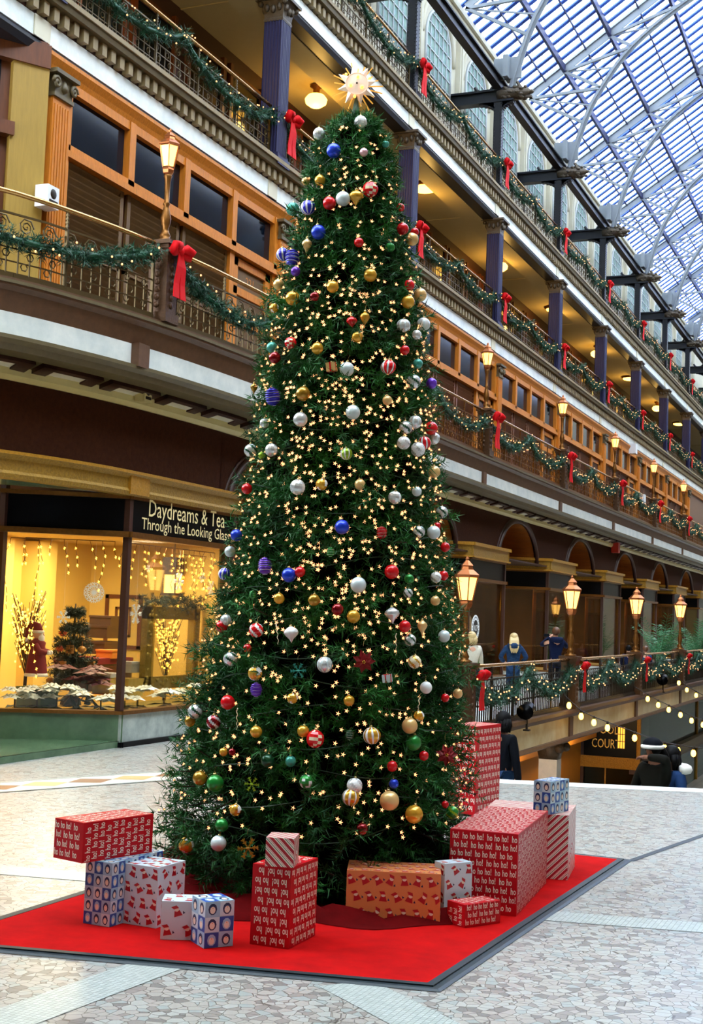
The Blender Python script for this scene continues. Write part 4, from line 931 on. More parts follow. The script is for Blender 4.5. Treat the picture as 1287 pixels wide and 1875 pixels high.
# ---- star
st = thing('tree_topper_star', 'lit white star with gold spikes on the tip of the Christmas tree', 'star', (TX, TY, 5.95))
K['starwhite'] = mat('lit_star_plastic', '#ffeedd', .3, emit=.12, ecol='#ffe6d8'); K['stargold'] = mat('gold_star_spike', '#ffc968', .3, .4, emit=.35, ecol='#ffb040'); K['starlight'] = mat('star_bulb', '#ffb040', .3, emit=6, ecol='#ffa030')
vd = (CAM-Vector((TX, TY, 5.95))); vd.z = 0; vd.normalize(); SXv = Vector((-vd.y, vd.x, 0)); SXv = -SXv if SXv.dot(RT) < 0 else SXv; UPv = Vector((0,0,1))
P3 = lambda x, y, o=0: SXv*x+UPv*y+vd*o
mb = MB()
for k in range(8):
    a0 = k*PI/4+.26; ro = .165 if k % 2 else .15; tipp = P3(ro*math.cos(a0), ro*math.sin(a0)); l_ = P3(.085*math.cos(a0-.39), .085*math.sin(a0-.39)); r__ = P3(.085*math.cos(a0+.39), .085*math.sin(a0+.39))
    f_ = P3(.09*math.cos(a0), .09*math.sin(a0), .03); b_ = P3(.09*math.cos(a0), .09*math.sin(a0), -.03); c_ = P3(0, 0, .035); c2 = P3(0, 0, -.035)
    mb.add([tipp, l_, r__, f_, b_, c_, c2], [(0,1,3), (0,3,2), (0,4,1), (0,2,4), (1,5,3), (3,5,2), (1,4,6), (4,2,6)])
mb.build('star_points', ['starwhite'], st)
mb = MB(); ring = [P3(.085*math.cos(2*PI*i/24), .085*math.sin(2*PI*i/24), .04) for i in range(24)]; mb.add(ring+[P3(0, 0, .05)], [(i, (i+1) % 24, 24) for i in range(24)]); mb.tube(ring+[ring[0]], .004, 5); mb.build('star_disc', ['starwhite'], st)
mb = MB(); mb.sphere(P3(0, 0, .05), .008, 8, 6); mb.build('disc_stud', ['irondark'], st)
mb = MB()
for k in range(22):
    a0 = 2*PI*k/22+.1; ro = (.2, .175, .15)[k % 3]; mb.bar(P3(.07*math.cos(a0), .07*math.sin(a0), -.03), P3(ro*math.cos(a0), ro*math.sin(a0), -.045), .008)
mb.build('gold_spikes', ['stargold'], st)
for k in range(6): a0 = k*PI/3+.4; mb = MB(); mb.sphere(P3((.05 if k % 2 else .105)*math.cos(a0), (.05 if k % 2 else .105)*math.sin(a0), .05), .012, 6, 5); mb.build('bulb', ['starlight'], st)
mb = MB(); mb.bar((0,0,-.3), (0,0,-.08), .02); mb.lathe([(.05, -.28), (.03, -.2), (.015, -.12)], 8); mb.build('star_holder', ['wire'], st)
# ---- ornaments: x, y, radius in photo pixels, colour, kind
CO = {'silver': ('#e8eef2', .16, .5), 'frosted silver': ('#d8e8ec', .4, .25), 'gold': ('#e2aa34', .22, .45), 'pale gold': ('#ecc27e', .3, .3), 'dark gold': ('#b08426', .25, .5), 'red': ('#dc101c', .22, .1), 'dark red': ('#8e0a18', .15, .5), 'blue': ('#1c40d8', .3, .4), 'deep blue': ('#2a24c0', .3, .4), 'purple': ('#6a34c8', .3, .4), 'green': ('#1c8a34', .3, .35), 'teal': ('#3c9c8c', .4, .3), 'lime': ('#9ac426', .3, .4), 'white': ('#eef1f2', .4, 0), 'cream': ('#efe2c0', .4, 0), 'pink': ('#e7b8c8', .3, .4), 'dark green': ('#0e4a2c', .3, .4)}
for c_, (h_, ro, me) in CO.items(): K['orn_'+c_] = mat('ornament_'+c_.replace(' ', '_'), h_, ro, me, coat=.3 if me < .6 else 0)
K['orn_redpetal'] = mat('red_petal', '#9c0a16', .6, var=.3)
ORN = """660 224 11 silver mirrored;584 245 10 silver mirrored;611 276 12 blue ball;666 279 7 pink ball;706 264 6 teal ball;586 330 9 gold ball;560 332 7 pale gold ball;678 347 13 red mirrored;603 372 11 red ball;628 364 12 frosted silver ball;652 361 12 gold onion;564 380 12 deep blue ribbed;536 383 11 teal ball;583 425 12 blue ball;562 448 11 pale gold drop;733 380 7 red ball;737 419 10 red ball;759 425 7 red ball;754 438 11 pale gold ball;657 444 8 red ball;714 453 8 green ball;518 466 11 deep blue ribbed;535 473 12 deep blue lantern;541 497 8 purple ball;678 504 11 gold ball;609 525 10 gold ball;510 521 9 pale gold ball;536 546 12 gold ball;576 543 8 dark red ball;749 522 9 red ball;769 540 11 pale gold ball;747 553 11 gold ball;502 564 8 gold mirrored;644 589 9 red onion;668 582 11 gold drop;739 596 11 silver ribbed;775 594 11 white ribbed;763 613 8 silver mirrored;654 617 9 gold ball;532 628 10 red mirrored;498 636 9 teal ball;503 655 10 dark red ball;581 638 10 gold ball;635 676 12 frosted silver ball;607 672 8 pale gold box;711 672 12 red ribbed;741 641 8 red ball;765 666 8 teal ball;757 699 12 silver swirl;790 702 9 purple ball;465 710 8 dark gold drop;499 727 13 deep blue lantern;555 721 12 dark gold ball;709 733 8 pale gold ball;646 755 12 frosted silver ball;550 768 12 silver ball;484 775 8 silver mirrored;760 773 11 silver ribbed;743 783 11 silver swirl;789 784 11 red ball;794 803 10 silver ribbed;777 811 11 red ribbed;739 811 11 white swirl;765 823 12 white swirl;459 825 11 silver swirl;497 824 11 silver mirrored;634 831 10 lime ribbed;479 834 6 lime ball;795 864 10 pale gold ball;452 895 9 red ball;545 892 13 silver mirrored;589 887 10 gold mirrored;659 887 9 pale gold ball;723 911 11 silver mirrored;763 900 8 frosted silver ball;809 938 10 silver swirl;800 963 6 red ball;794 975 11 frosted silver ball;767 974 10 silver swirl;626 965 12 blue ball;699 976 9 red lantern;433 980 10 blue ball;421 1010 9 frosted silver ball;485 1037 12 purple lantern;411 1051 10 deep blue ribbed;529 1053 12 blue ball;549 1047 9 red ball;656 1071 13 frosted silver ball;717 1047 12 red ball;815 1002 8 red ball;605 1011 7 green lantern;463 1089 6 green lantern;511 1096 9 gold ball;575 1099 10 dark gold ball;618 1116 10 dark red ball;647 1129 11 gold ball;718 1125 12 silver onion;747 1086 8 silver swirl;797 1100 8 pale gold ball;798 1057 9 white swirl;812 1054 8 red ball;749 1060 8 green ball;741 1147 10 red ball;773 1147 11 pale gold drop;414 1135 9 silver ribbed;406 1147 10 red ball;469 1154 12 red swirl;533 1160 12 white onion;813 1165 10 frosted silver ball;751 1172 10 silver swirl;453 1187 7 red ball;422 1207 12 silver swirl;595 1217 13 silver ribbed;759 1212 11 cream swirl;546 1228 13 teal snowflake;666 1211 20 redpetal poinsettia;467 1233 12 gold mirrored;469 1263 10 purple lantern;417 1286 12 red ball;535 1279 9 gold mirrored;639 1283 9 gold ball;709 1242 7 silver box;780 1259 10 white ball;838 1270 8 pale gold ball;815 1278 7 red ball;391 1322 12 dark red swirl;357 1303 12 silver swirl;348 1321 9 dark gold ball;469 1340 10 gold ball;555 1339 10 gold ball;577 1353 15 red mirrored;681 1347 14 gold ribbed;750 1329 13 pale gold ball;757 1360 13 green ball;776 1384 8 red ball;818 1383 19 redpetal poinsettia;409 1377 7 gold ball;425 1377 6 dark red ball;490 1393 11 dark green ball;640 1346 7 dark green lantern;767 1311 9 gold mirrored;366 1425 12 dark gold ball;394 1434 14 green ball;431 1483 10 gold mirrored;406 1511 11 green ball;341 1547 13 gold mirrored;400 1544 13 frosted silver ball;561 1431 12 green mirrored;649 1439 13 white swirl;642 1460 14 gold ribbed;713 1466 16 pale gold ball;758 1491 15 gold ball;721 1435 8 blue ball;718 1403 9 red ball;828 1488 11 green swirl;663 1518 10 dark red ball;815 1473 6 red ball;532 1394 9 teal ball;461 1436 12 lime snowflake;454 1553 17 dark gold snowflake;507 1150 9 cream icicle;725 1170 9 cream icicle;434 1307 9 cream icicle;767 1288 9 cream icicle"""
def tree_hit(px, py, k=1.0):
    d = ray(px, py); best = None; t0 = max(.1, math.hypot(TX, TY)-1.6); bt = None
    for i in range(700):
        t = t0+i*.005; p = CAM+d*t; ox, oy = OFF(p.z); e = math.hypot(p.x-TX-ox, p.y-TY-oy)-RZ(p.z)*k
        if e <= 0: return p
        if best is None or e < best: best = e; bt = p
    return bt
OP = {}
def orn_mesh(kind, col, part):
    key = (kind, col, part)
    if key in OP: return OP[key]
    mb = MB(); mats = ['orn_'+col]
    if part == 'cap':
        mb.lathe([(.22, .92), (.22, 1.12), (.1, 1.16)], 8); mb.tube([(.09*math.cos(a), 0, 1.24+.1*math.sin(a)) for a in [2*PI*i/8 for i in range(9)]], .025, 4); mats = ['cap']
    elif part == 'hook': mb.tube([(0, 0, 1.3), (.02, 0, 1.6), (.12, 0, 1.85), (.3, 0, 1.9)], .025, 4); mats = ['cap']
    elif kind == 'ball': mb.sphere((0,0,0), 1, 20, 14)
    elif kind == 'mirrored':
        mb.sphere((0,0,0), 1, 12, 9); mb.sm = [False]*len(mb.sm); r_ = random.Random(len(col)); mats.append('orn_cream' if col == 'red' else 'orn_white'); mb.mi = [1 if r_.random() < .18 else 0 for _ in mb.mi]
    elif kind in ('ribbed', 'onion', 'drop'):
        n_ = 24; pr = {'ribbed': [(math.cos(t), math.sin(t)) for t in np.linspace(-PI/2, PI/2, 13)], 'onion': [(0, -1.35), (.07, -1.15), (.3, -.75), (.85, -.2), (1, .1), (.85, .5), (.5, .75), (.2, .95)], 'drop': [(0, -1.7), (.06, -1.3), (.2, -.9), (.62, -.25), (.78, .15), (.62, .5), (.3, .75), (.18, .95)]}[kind]
        mb.lathe(pr, n_); v = []
        for x, y, zz in mb.v:
            r = math.hypot(x, y); a_ = math.atan2(y, x); q = 1+(.055*math.cos(a_*8) if kind != 'drop' else 0); v.append((x*q, y*q, zz))
        mb.v = v; mats.append('orn_white' if col in ('deep blue', 'lime', 'gold') else 'orn_frosted silver')
        if kind == 'ribbed': mb.mi = [1 if ((i % n_) % 3 == 0) else 0 for i in range(len(mb.f))]
    elif kind == 'lantern':
        pr = []
        for i in range(9): t = -1+2*i/8; r = .35+.65*math.sqrt(max(0, 1-t*t)); pr += [(r*.8, t*1.1-.04), (r, t*1.1+.02), (r, t*1.1+.08)]
        mb.lathe(pr, 16); mats.append('orn_white'); mb.mi = [1 if (i//16) % 6 == 0 else 0 for i in range(len(mb.f))]
    elif kind == 'swirl':
        mb.sphere((0,0,0), 1, 24, 16); alt = {'silver': 'dark green', 'white': 'silver', 'red': 'white', 'dark red': 'silver', 'cream': 'gold', 'green': 'lime'}[col]; mats.append('orn_'+alt); mi = []
        for f in mb.f:
            c = sum((Vector(mb.v[i]) for i in f), Vector())/len(f); mi.append(1 if math.sin(math.atan2(c.y, c.x)*4+c.z*5) > .35 else 0)
        mb.mi = mi
    elif kind == 'box': mb.bx(-.9, .9, -.9, .9, -.9, .9); mb.bx(-.95, .95, -.15, .15, -.95, .95, 1); mb.bx(-.15, .15, -.95, .95, -.95, .95, 1); mats.append('orn_red')
    elif kind == 'poinsettia':
        for ring_, (n_, l_, h_) in enumerate(((7, 1, 0), (6, .75, .15), (5, .45, .3))):
            for i in range(n_):
                a_ = 2*PI*i/n_+ring_*.4; ca, sa = math.cos(a_), math.sin(a_); w_ = .26*l_
                mb.add([(0, -h_-.05, 0), (l_*.5*ca-w_*sa, -h_-.18, l_*.5*sa+w_*ca), (l_*ca, -h_, l_*sa), (l_*.5*ca+w_*sa, -h_-.18, l_*.5*sa-w_*ca), (l_*.5*ca, -h_-.05, l_*.5*sa)], [(0,1,4), (1,2,4), (2,3,4), (3,0,4)])
        for i in range(5): mb.sphere((.1*math.cos(i*1.26), -.42, .1*math.sin(i*1.26)), .06, 5, 4, 1)
        mats.append('orn_gold')
    elif kind == 'snowflake':
        for i in range(6):
            a_ = PI*i/3; c_, s_ = math.cos(a_), math.sin(a_); mb.bar((0,0,0), (c_, 0, s_), .13)
            for t in (.45, .75):
                for q in (-.7, .7): mb.bar((c_*t, 0, s_*t), (c_*t+.3*math.cos(a_+q), 0, s_*t+.3*math.sin(a_+q)), .1)
        mb.lathe([(.3, -.06), (.3, .06)], 6); 
    elif kind == 'icicle': mb.tube([(.1*math.cos(i*.9), .1*math.sin(i*.9), 1-i*.16) for i in range(26)], [.12-.0035*i for i in range(26)], 5)
    o = mb.build('body', mats); me = o.data; bpy.data.objects.remove(o); OP[key] = me; return me
SH = {'ball': 'ball ornament', 'mirrored': 'faceted mirror ball ornament', 'ribbed': 'ribbed ball ornament', 'onion': 'onion-shaped ornament', 'drop': 'teardrop ornament', 'lantern': 'ringed lantern ornament', 'swirl': 'swirl-striped ball ornament', 'box': 'gift box ornament', 'poinsettia': 'poinsettia flower', 'snowflake': 'snowflake ornament', 'icicle': 'twisted icicle ornament'}
OL = []
for row in ORN.split(';'):
    q = row.split(); OL.append((float(q[0]), float(q[1]), float(q[2]), ' '.join(q[3:-1]), q[-1]))
def oname(o): return ('red ' if o[3] == 'redpetal' else o[3]+' ')+SH[o[4]]
used_l = set()
def olabel(o):
    b = oname(o); sz = 'large ' if o[2] >= 13 else 'small ' if o[2] <= 8 else ''
    nb = sorted([p for p in OL if p is not o and oname(p) != b], key=lambda p: math.hypot(p[0]-o[0], p[1]-o[1]))
    for p in nb[:14]:
        dx, dy = o[0]-p[0], o[1]-p[1]
        rel = ('just below the' if dy > 0 else 'just above the') if abs(dy) > abs(dx) else 'beside the'
        l = '%s%s on the tree %s %s' % (sz, b, rel, oname(p).replace(' ornament', ''))
        if l not in used_l: used_l.add(l); return l
    l = '%s%s on the tree %s' % (sz, b, 'near its tip' if o[1] < 500 else 'near its foot'); used_l.add(l); return l
for o in OL:
    px, py, r, col, kind = o
    p = tree_hit(px, py, 1.03); D = (p-CAM).dot(FW); rr = 1.12*r/F*D; p = p+(CAM-p).normalized()*rr*.35
    nm = {'poinsettia': 'poinsettia_ornament', 'snowflake': 'snowflake_ornament', 'icicle': 'icicle_ornament', 'box': 'gift_box_ornament', 'lantern': 'lantern_ornament', 'drop': 'teardrop_ornament', 'onion': 'onion_ornament'}.get(kind, 'ball_ornament')
    t = thing(nm, olabel(o), 'ornament', p, 0, 'ornaments on the Christmas tree'); t.scale = (rr,)*3
    face = math.atan2(CAM.x-p.x, -(CAM.y-p.y)); t.rotation_euler = (rnd.uniform(-.15, .15), rnd.uniform(-.15, .15), face+(rnd.uniform(-.5, .5) if kind not in ('poinsettia', 'snowflake') else 0))
    for part, nmp in (('body', {'poinsettia': 'petals', 'snowflake': 'snowflake_body', 'icicle': 'icicle_body'}.get(kind, 'ornament_body')), ('cap', 'ornament_cap'), ('hook', 'ornament_hook')):
        if part == 'cap' and kind in ('poinsettia', 'snowflake', 'icicle'): continue
        c = bpy.data.objects.new(nmp, orn_mesh(kind if part == 'body' else '', col if part == 'body' else '', part)); COL.objects.link(c); c.parent = t
# ================================================================ CARPET AND PRESENTS
cp_ = thing('red_carpet', 'red carpet with black rubber border under the Christmas tree', 'carpet', (0,0,0))
CQ = [(-5.2, 6.22), (-2.25, 6.84), (-2.11, 11.4), (-5.2, 11.45)]
cen = Vector((sum(p[0] for p in CQ)/4, sum(p[1] for p in CQ)/4, 0))
def inset(k):
    out = []
    for i in range(4):
        p = Vector((*CQ[i], 0)); a = (Vector((*CQ[i-1], 0))-p).normalized(); b = (Vector((*CQ[(i+1) % 4], 0))-p).normalized(); s_ = abs(a.cross(b).z); out.append(p+(a+b)*k/s_)
    return out
mb = MB(); I = inset(.1); mb.prism([(p.x, p.y) for p in I], 2, .004, .018); fixn(mb.build('carpet_pile', ['redcarpet'], cp_))
mb = MB(); I2 = inset(.02); O = [Vector((*p, 0)) for p in CQ]
for i in range(4):
    j = (i+1) % 4; zc = Vector((0,0,.006)); zt = Vector((0,0,.02)); zm = Vector((0,0,.012)); I3 = inset(.055)
    mb.add([O[i]+zc*.6, O[j]+zc*.6, I2[j]+zm, I2[i]+zm, I3[j]+zm, I3[i]+zm, I3[j]+zt, I3[i]+zt, I[j]+zt, I[i]+zt], [(0,1,2,3), (3,2,4,5), (5,4,6,7), (7,6,8,9)])
fixn(mb.build('rubber_border', ['rubber'], cp_))
mb = MB(); n_ = 72; vs = []; fs = []; r_ = random.Random(9)
rings = [.2, .7, 1.05, 1.22, 1.34, 1.42]
for j, rr in enumerate(rings):
    for i in range(n_):
        a_ = 2*PI*i/n_; k = 1+.05*math.sin(a_*5+j)+.04*math.sin(a_*11); h = .05+.05*math.sin(a_*9+j*1.7)*(j > 0)+.04*r_.random()*(j > 1) if j < 5 else .022
        vs.append((rr*k*math.cos(a_), rr*k*math.sin(a_), max(.022, h)))
for j in range(len(rings)-1):
    for i in range(n_): k = (i+1) % n_; fs.append((j*n_+i, j*n_+k, (j+1)*n_+k, (j+1)*n_+i))
mb.add(vs, fs, 0, True); tag(mb.build('tree_skirt', ['redskirt'], None, (TX, TY, 0)), 'crumpled dark red cloth spread around the foot of the tree', 'tree skirt')
# wrapping papers
K['wrapred'] = mat('red_wrapping_paper', '#b80a18', .4, spec=.2); K['wrapwhite'] = mat('cream_print', '#f0e2d0', .4); K['wrapdarkred'] = mat('dark_red_print', '#b01322', .4)
K['wrapblue'] = mat('blue_print', '#1f4aa0', .35); K['wrapsky'] = mat('pale_blue_print', '#9fc4dc', .35); K['wrappale'] = mat('pale_blue_paper', '#cfe0ea', .32); K['wrapnavy'] = mat('navy_print', '#182a56', .4); K['wraptan'] = mat('tan_print_and_bounce', '#d98a50', .3)
def stripes(name, dirv):
    mt = bpy.data.materials.new(name); mt.use_nodes = True; nt = mt.node_tree; b = nt.nodes['Principled BSDF']; N = nt.nodes.new; L_ = nt.links.new
    tc = N('ShaderNodeTexCoord'); vm = N('ShaderNodeVectorMath'); vm.operation = 'DOT_PRODUCT'; vm.inputs[1].default_value = dirv; fr = N('ShaderNodeMath'); fr.operation = 'FRACT'; L_(tc.outputs['Object'], vm.inputs[0]); L_(vm.outputs['Value'], fr.inputs[0])
    rp = N('ShaderNodeValToRGB'); rp.color_ramp.interpolation = 'CONSTANT'; e = rp.color_ramp.elements; e[0].color = (*lin('#b01426'), 1); e[1].position = .42; e[1].color = (*lin('#efe6da'), 1)
    for p, c in ((.58, '#4c7a56'), (.68, '#efe6da'), (.84, '#b01426'), (.9, '#efe6da')): q = e.new(p); q.color = (*lin(c), 1)
    L_(fr.outputs[0], rp.inputs[0]); L_(rp.outputs[0], b.inputs['Base Color']); b.inputs['Roughness'].default_value = .35; return mt
K['stripe'] = stripes('red_white_green_striped_paper', (18, 18, 18)); K['stripe2'] = stripes('red_white_green_striped_paper_big', (-17, 12, 17))
def faces(w, d, h):
    """local box faces: origin, u, v, width, height; base centre at origin"""
    return {'front': (Vector((-w/2, -d/2, 0)), Vector((1,0,0)), Vector((0,0,1)), w, h), 'right': (Vector((w/2, -d/2, 0)), Vector((0,1,0)), Vector((0,0,1)), d, h), 'left': (Vector((-w/2, d/2, 0)), Vector((0,-1,0)), Vector((0,0,1)), d, h), 'back': (Vector((w/2, d/2, 0)), Vector((-1,0,0)), Vector((0,0,1)), w, h), 'top': (Vector((-w/2, -d/2, h)), Vector((1,0,0)), Vector((0,1,0)), w, d)}
TG = {}
def tgeo(s, size):
    if (s, size) not in TG: TG[(s, size)] = text_geo(s, size, .58, 0, .016)
    return TG[(s, size)]
def hoho_face(mb, fc, mode, size=.06, row=.056):
    o, u, v, W, H = fc; n = u.cross(v)
    if mode == 'up': o, u, v, W, H = o, u, v, W, H
    elif mode == 'down': o, u, v = o+u*W+v*H, -u, -v
    elif mode == 'side': o, u, v, W, H = o+u*W, v, -u, H, W
    elif mode == 'side2': o, u, v, W, H = o+v*H, -v, u, H, W
    rows = int(H/row)
    for i in range(rows):
        y = (H-rows*row)/2+i*row+.012; x = .006+.02*((i*2) % 3)/2
        seq = 'ho ho ho! '*12; k = (i*3) % 9; word = seq[k:]
        for tok in word.split():
            tv, tf = tgeo(tok, size); wd = max(p[0] for p in tv)
            if x+wd > W-.004: break
            mb.add([o+u*(x+p[0])+v*(y+p[1])+n*.0012 for p in tv], tf, 1); x += wd+size*(.22 if '!' not in tok else .4)
def figures_face(mb, fc, sp, mats, seed):
    """small scattered winter figures: cap, face, coat"""
    o, u, v, W, H = fc; n = u.cross(v); r_ = random.Random(seed); nx = max(1, int(W/sp)); ny = max(1, int(H/sp))
    for i in range(nx):
        for j in range(ny):
            cx = (i+.5+(.25 if j % 2 else -.2))*W/nx; cy_ = (j+.5)*H/ny; s_ = sp*.3; an = r_.uniform(-.6, .6); c, s2 = math.cos(an), math.sin(an)
            def pt(x, y, k=1): X = min(W-.004, max(.004, cx+(x*c-y*s2)*s_)); Y = min(H-.004, max(.004, cy_+(x*s2+y*c)*s_)); return o+u*X+v*Y+n*.0008*k
            mb.add([pt(-1, -1.2), pt(1, -1.2), pt(.6, .1), pt(-.6, .1)], [(0,1,2,3)], mats[0])
            mb.add([pt(.55*math.cos(t), .35+.5*math.sin(t), 2) for t in [2*PI*q/8 for q in range(8)]], [tuple(range(8))], mats[1])
            mb.add([pt(-.6, .55, 3), pt(.6, .55, 3), pt(.2, 1.3, 3), pt(-1.1, 1.2, 3)], [(0,1,2,3)], mats[0])
            mb.add([pt(1.3, -.3), pt(1.7, -.9), pt(1.15, -1)], [(0,1,2)], mats[2])
def checks_face(mb, fc, cell):
    o, u, v, W, H = fc; n = u.cross(v); nx = max(1, round(W/cell)); ny = max(1, round(H/cell)); cw, ch = W/nx, H/ny
    for i in range(nx):
        for j in range(ny):
            k = 1+(i+2*j) % 3; q = lambda x, y, l: o+u*((i+x)*cw)+v*((j+y)*ch)+n*.0007*l
            mb.add([q(.02, .02, 1), q(.98, .02, 1), q(.98, .98, 1), q(.02, .98, 1)], [(0,1,2,3)], k)
            E = lambda rx, ry, l, y0=.5: [q(.5+rx*math.cos(t), y0+ry*math.sin(t), l) for t in [2*PI*z_/10 for z_ in range(10)]]
            mb.add(E(.3, .38, 2), [tuple(range(10))], 4 if k != 1 else 2); mb.add(E(.19, .24, 3, .44), [tuple(range(10))], 5)
            mb.add([q(.44, .62, 4), q(.56, .62, 4), q(.5, .54, 4)], [(0,1,2)], 6)
def gift(label, p, w, d, h, rz, paper, tilt=None, **kw):
    g = thing('gift_box', label, 'gift box', p, rz, 'wrapped presents under the tree'); mb = MB(); mb.bx(-w/2, w/2, -d/2, d/2, 0, h, 0); fc = faces(w, d, h)
    mats = {'hoho': ['wrapred', 'wrapwhite'], 'fig': ['wrappale', 'wrapdarkred', 'wrapwhite', 'wrapnavy'], 'figbounce': ['wraptan', 'wrapdarkred', 'wrapwhite', 'wrapnavy'], 'chk': ['wrapsky', 'wrapblue', 'wrapsky', 'wrappale', 'wrapnavy', 'wrapwhite', 'wraptan'], 'stripe': ['stripe'], 'stripe2': ['stripe2']}[paper]
    for nm, f in fc.items():
        if nm == 'back': continue
        if paper == 'hoho': hoho_face(mb, f, kw.get(nm, 'up'), kw.get('size', .06), kw.get('row', .056))
        elif paper in ('fig', 'figbounce'): figures_face(mb, f, kw.get('sp', .07), (1, 2, 3), hash(nm) % 7 if False else len(nm))
        elif paper == 'chk': checks_face(mb, f, kw.get('cell', .085))
    mb.build('wrapping', mats, g)
    mb = MB(); o, u, v, W, H = fc['right']; n = u.cross(v)   # folded end flap
    mb.add([o+n*.002, o+u*W+n*.002, o+u*W*.5+v*H*.48+n*.004, o+u*W*.5+v*H*.48+n*.001], [(0,1,2), (0,2,3), (1,3,2)], 0); 
    if paper in ('stripe', 'stripe2'): mb.build('folded_flap', mats[:1], g)
    if tilt: g.rotation_euler = (*tilt, rz)
    return g
AN = lambda a, b: math.atan2(b[1]-a[1], b[0]-a[0])
zc = .02
def corner_box(label, A, Bf, dep, h, paper, z=zc, **kw):
    """front bottom edge A->B on the carpet, depth away from the viewer"""
    a = Vector((*A, z)); b = Vector((*Bf, z)); u = (b-a).normalized(); v = Vector((-u.y, u.x, 0)); c = (a+b)/2+v*dep/2
    return gift(label, c, (b-a).length, dep, h, AN(A, Bf), paper, **kw)
def cpx(label, pa, pb, dep, h, paper, z=zc, **kw):
    """front bottom edge seen at photo points pa and pb on the level z; dep: a depth or the photo point of the far right corner"""
    A, Bf = atZ(*pa, z), atZ(*pb, z)
    if isinstance(dep, tuple): dep = (atZ(*dep, z)-Bf).length
    return corner_box(label, A.to_tuple()[:2], Bf.to_tuple()[:2], dep, h, paper, z, **kw)
cpx('tall red box printed ho ho ho, carrying a small striped cube', (457, 1728), (528, 1738), (592, 1715), .46, 'hoho', front='down', right='down', top='up')
cpx('small red, white and green diagonally striped cube on the tall red box', (485, 1586), (537, 1589), (562, 1579), .165, 'stripe', z=.482)
cpx('largest red box printed ho ho ho, right of the tree', (820, 1665), (945, 1678), (1020, 1619), .53, 'hoho', front='up', right='side', top='up')
corner_box('large red, white and green striped box behind the largest red box', (-3.0, 10.05), (-2.36, 10.14), .62, .48, 'stripe2')
cpx('tall narrow red box printed ho ho ho standing upright behind the big boxes', (869, 1493), (913, 1482), .3, .87, 'hoho', front='down', right='down', left='down', size=.078, row=.075)
cpx('small cube in blue portrait checks on the large striped box', (976, 1488), (1007, 1492), (1043, 1485), .245, 'chk', z=.502, cell=.085)
cpx('smallest flat red box printed ho ho ho in front of the largest red box', (818, 1689), (850, 1699), (914, 1689), .14, 'hoho', front='side', right='up', size=.05, row=.045)
cpx('narrow pale box with little red figures leaning on the largest red box', (812, 1683), (862, 1678), .12, .35, 'fig', sp=.08)
cpx('wide box with orange front, red figures and pale blue top, front centre', (632, 1684), (805, 1692), .36, .31, 'figbounce', sp=.085)  # pale paper coloured orange to stand for the red carpet's bounce light
cpx('upright box in blue portrait checks under the lying red box', (152, 1690), (200, 1698), (268, 1665), .38, 'chk', cell=.07)
cpx('red box with sideways ho ho ho lying on the upright blue checked box', (150, 1581), (278, 1560), .26, .24, 'hoho', z=.402, front='side', right='up', left='up', top='side', size=.06, row=.055)
cpx('tall pale box with red figures beside the upright blue checked box', (285, 1700), (335, 1683), .24, .36, 'fig', sp=.08)
cpx('low pale box with red figures touching the small blue checked box', (293, 1720), (370, 1722), .2, .22, 'fig', sp=.085)
cpx('small blue and white checked box at the front, touching a low pale box', (373, 1737), (426, 1732), .2, .26, 'chk', cell=.085)
# ================================================================ THE LIT CORNER SHOP
mb = MB(); A_, A2_ = a_pts(0)
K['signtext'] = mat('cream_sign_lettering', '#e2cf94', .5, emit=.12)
# lettering belongs to the sign board: a child mesh
mb = MB(); yc = YB[0]+BL/2; xs = XS+.075
put_text(mb, 'Daydreams & Tea', .35, (xs, yc, 3.255), (0,1,0), (0,0,1), 0, .92, True); put_text(mb, 'Through the Looking Glass', .24, (xs, yc, 3.06), (0,1,0), (0,0,1), 0, 1.02, True)
mb.build('lettering', ['signtext'], SIGN)
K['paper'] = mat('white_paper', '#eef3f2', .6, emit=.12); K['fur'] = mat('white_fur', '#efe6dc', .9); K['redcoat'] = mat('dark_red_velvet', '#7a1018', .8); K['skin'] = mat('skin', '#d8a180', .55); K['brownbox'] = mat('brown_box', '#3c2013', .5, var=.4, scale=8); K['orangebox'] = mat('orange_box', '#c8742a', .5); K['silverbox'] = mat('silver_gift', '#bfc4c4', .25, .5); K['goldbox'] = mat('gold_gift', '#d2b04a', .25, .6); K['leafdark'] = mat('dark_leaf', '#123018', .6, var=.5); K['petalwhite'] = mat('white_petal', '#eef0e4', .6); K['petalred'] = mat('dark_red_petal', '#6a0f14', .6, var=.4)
K['gildedframe'] = mat('ornate_gilded_frame', '#a48a34', .35, .5, var=.5, scale=40, bump=.8); K['mirror'] = mat('warm_mirror', '#d8bd7a', .08, .9); K['dough'] = mat('toy_tan', '#c98d3c', .5, var=.5, scale=20); K['berry'] = mat('red_berry', '#c04a20', .4, emit=.25)
FL = lambda px, py, X: atX(px, py, X)
SZ = lambda px, p: px/F*((p-CAM).dot(FW))
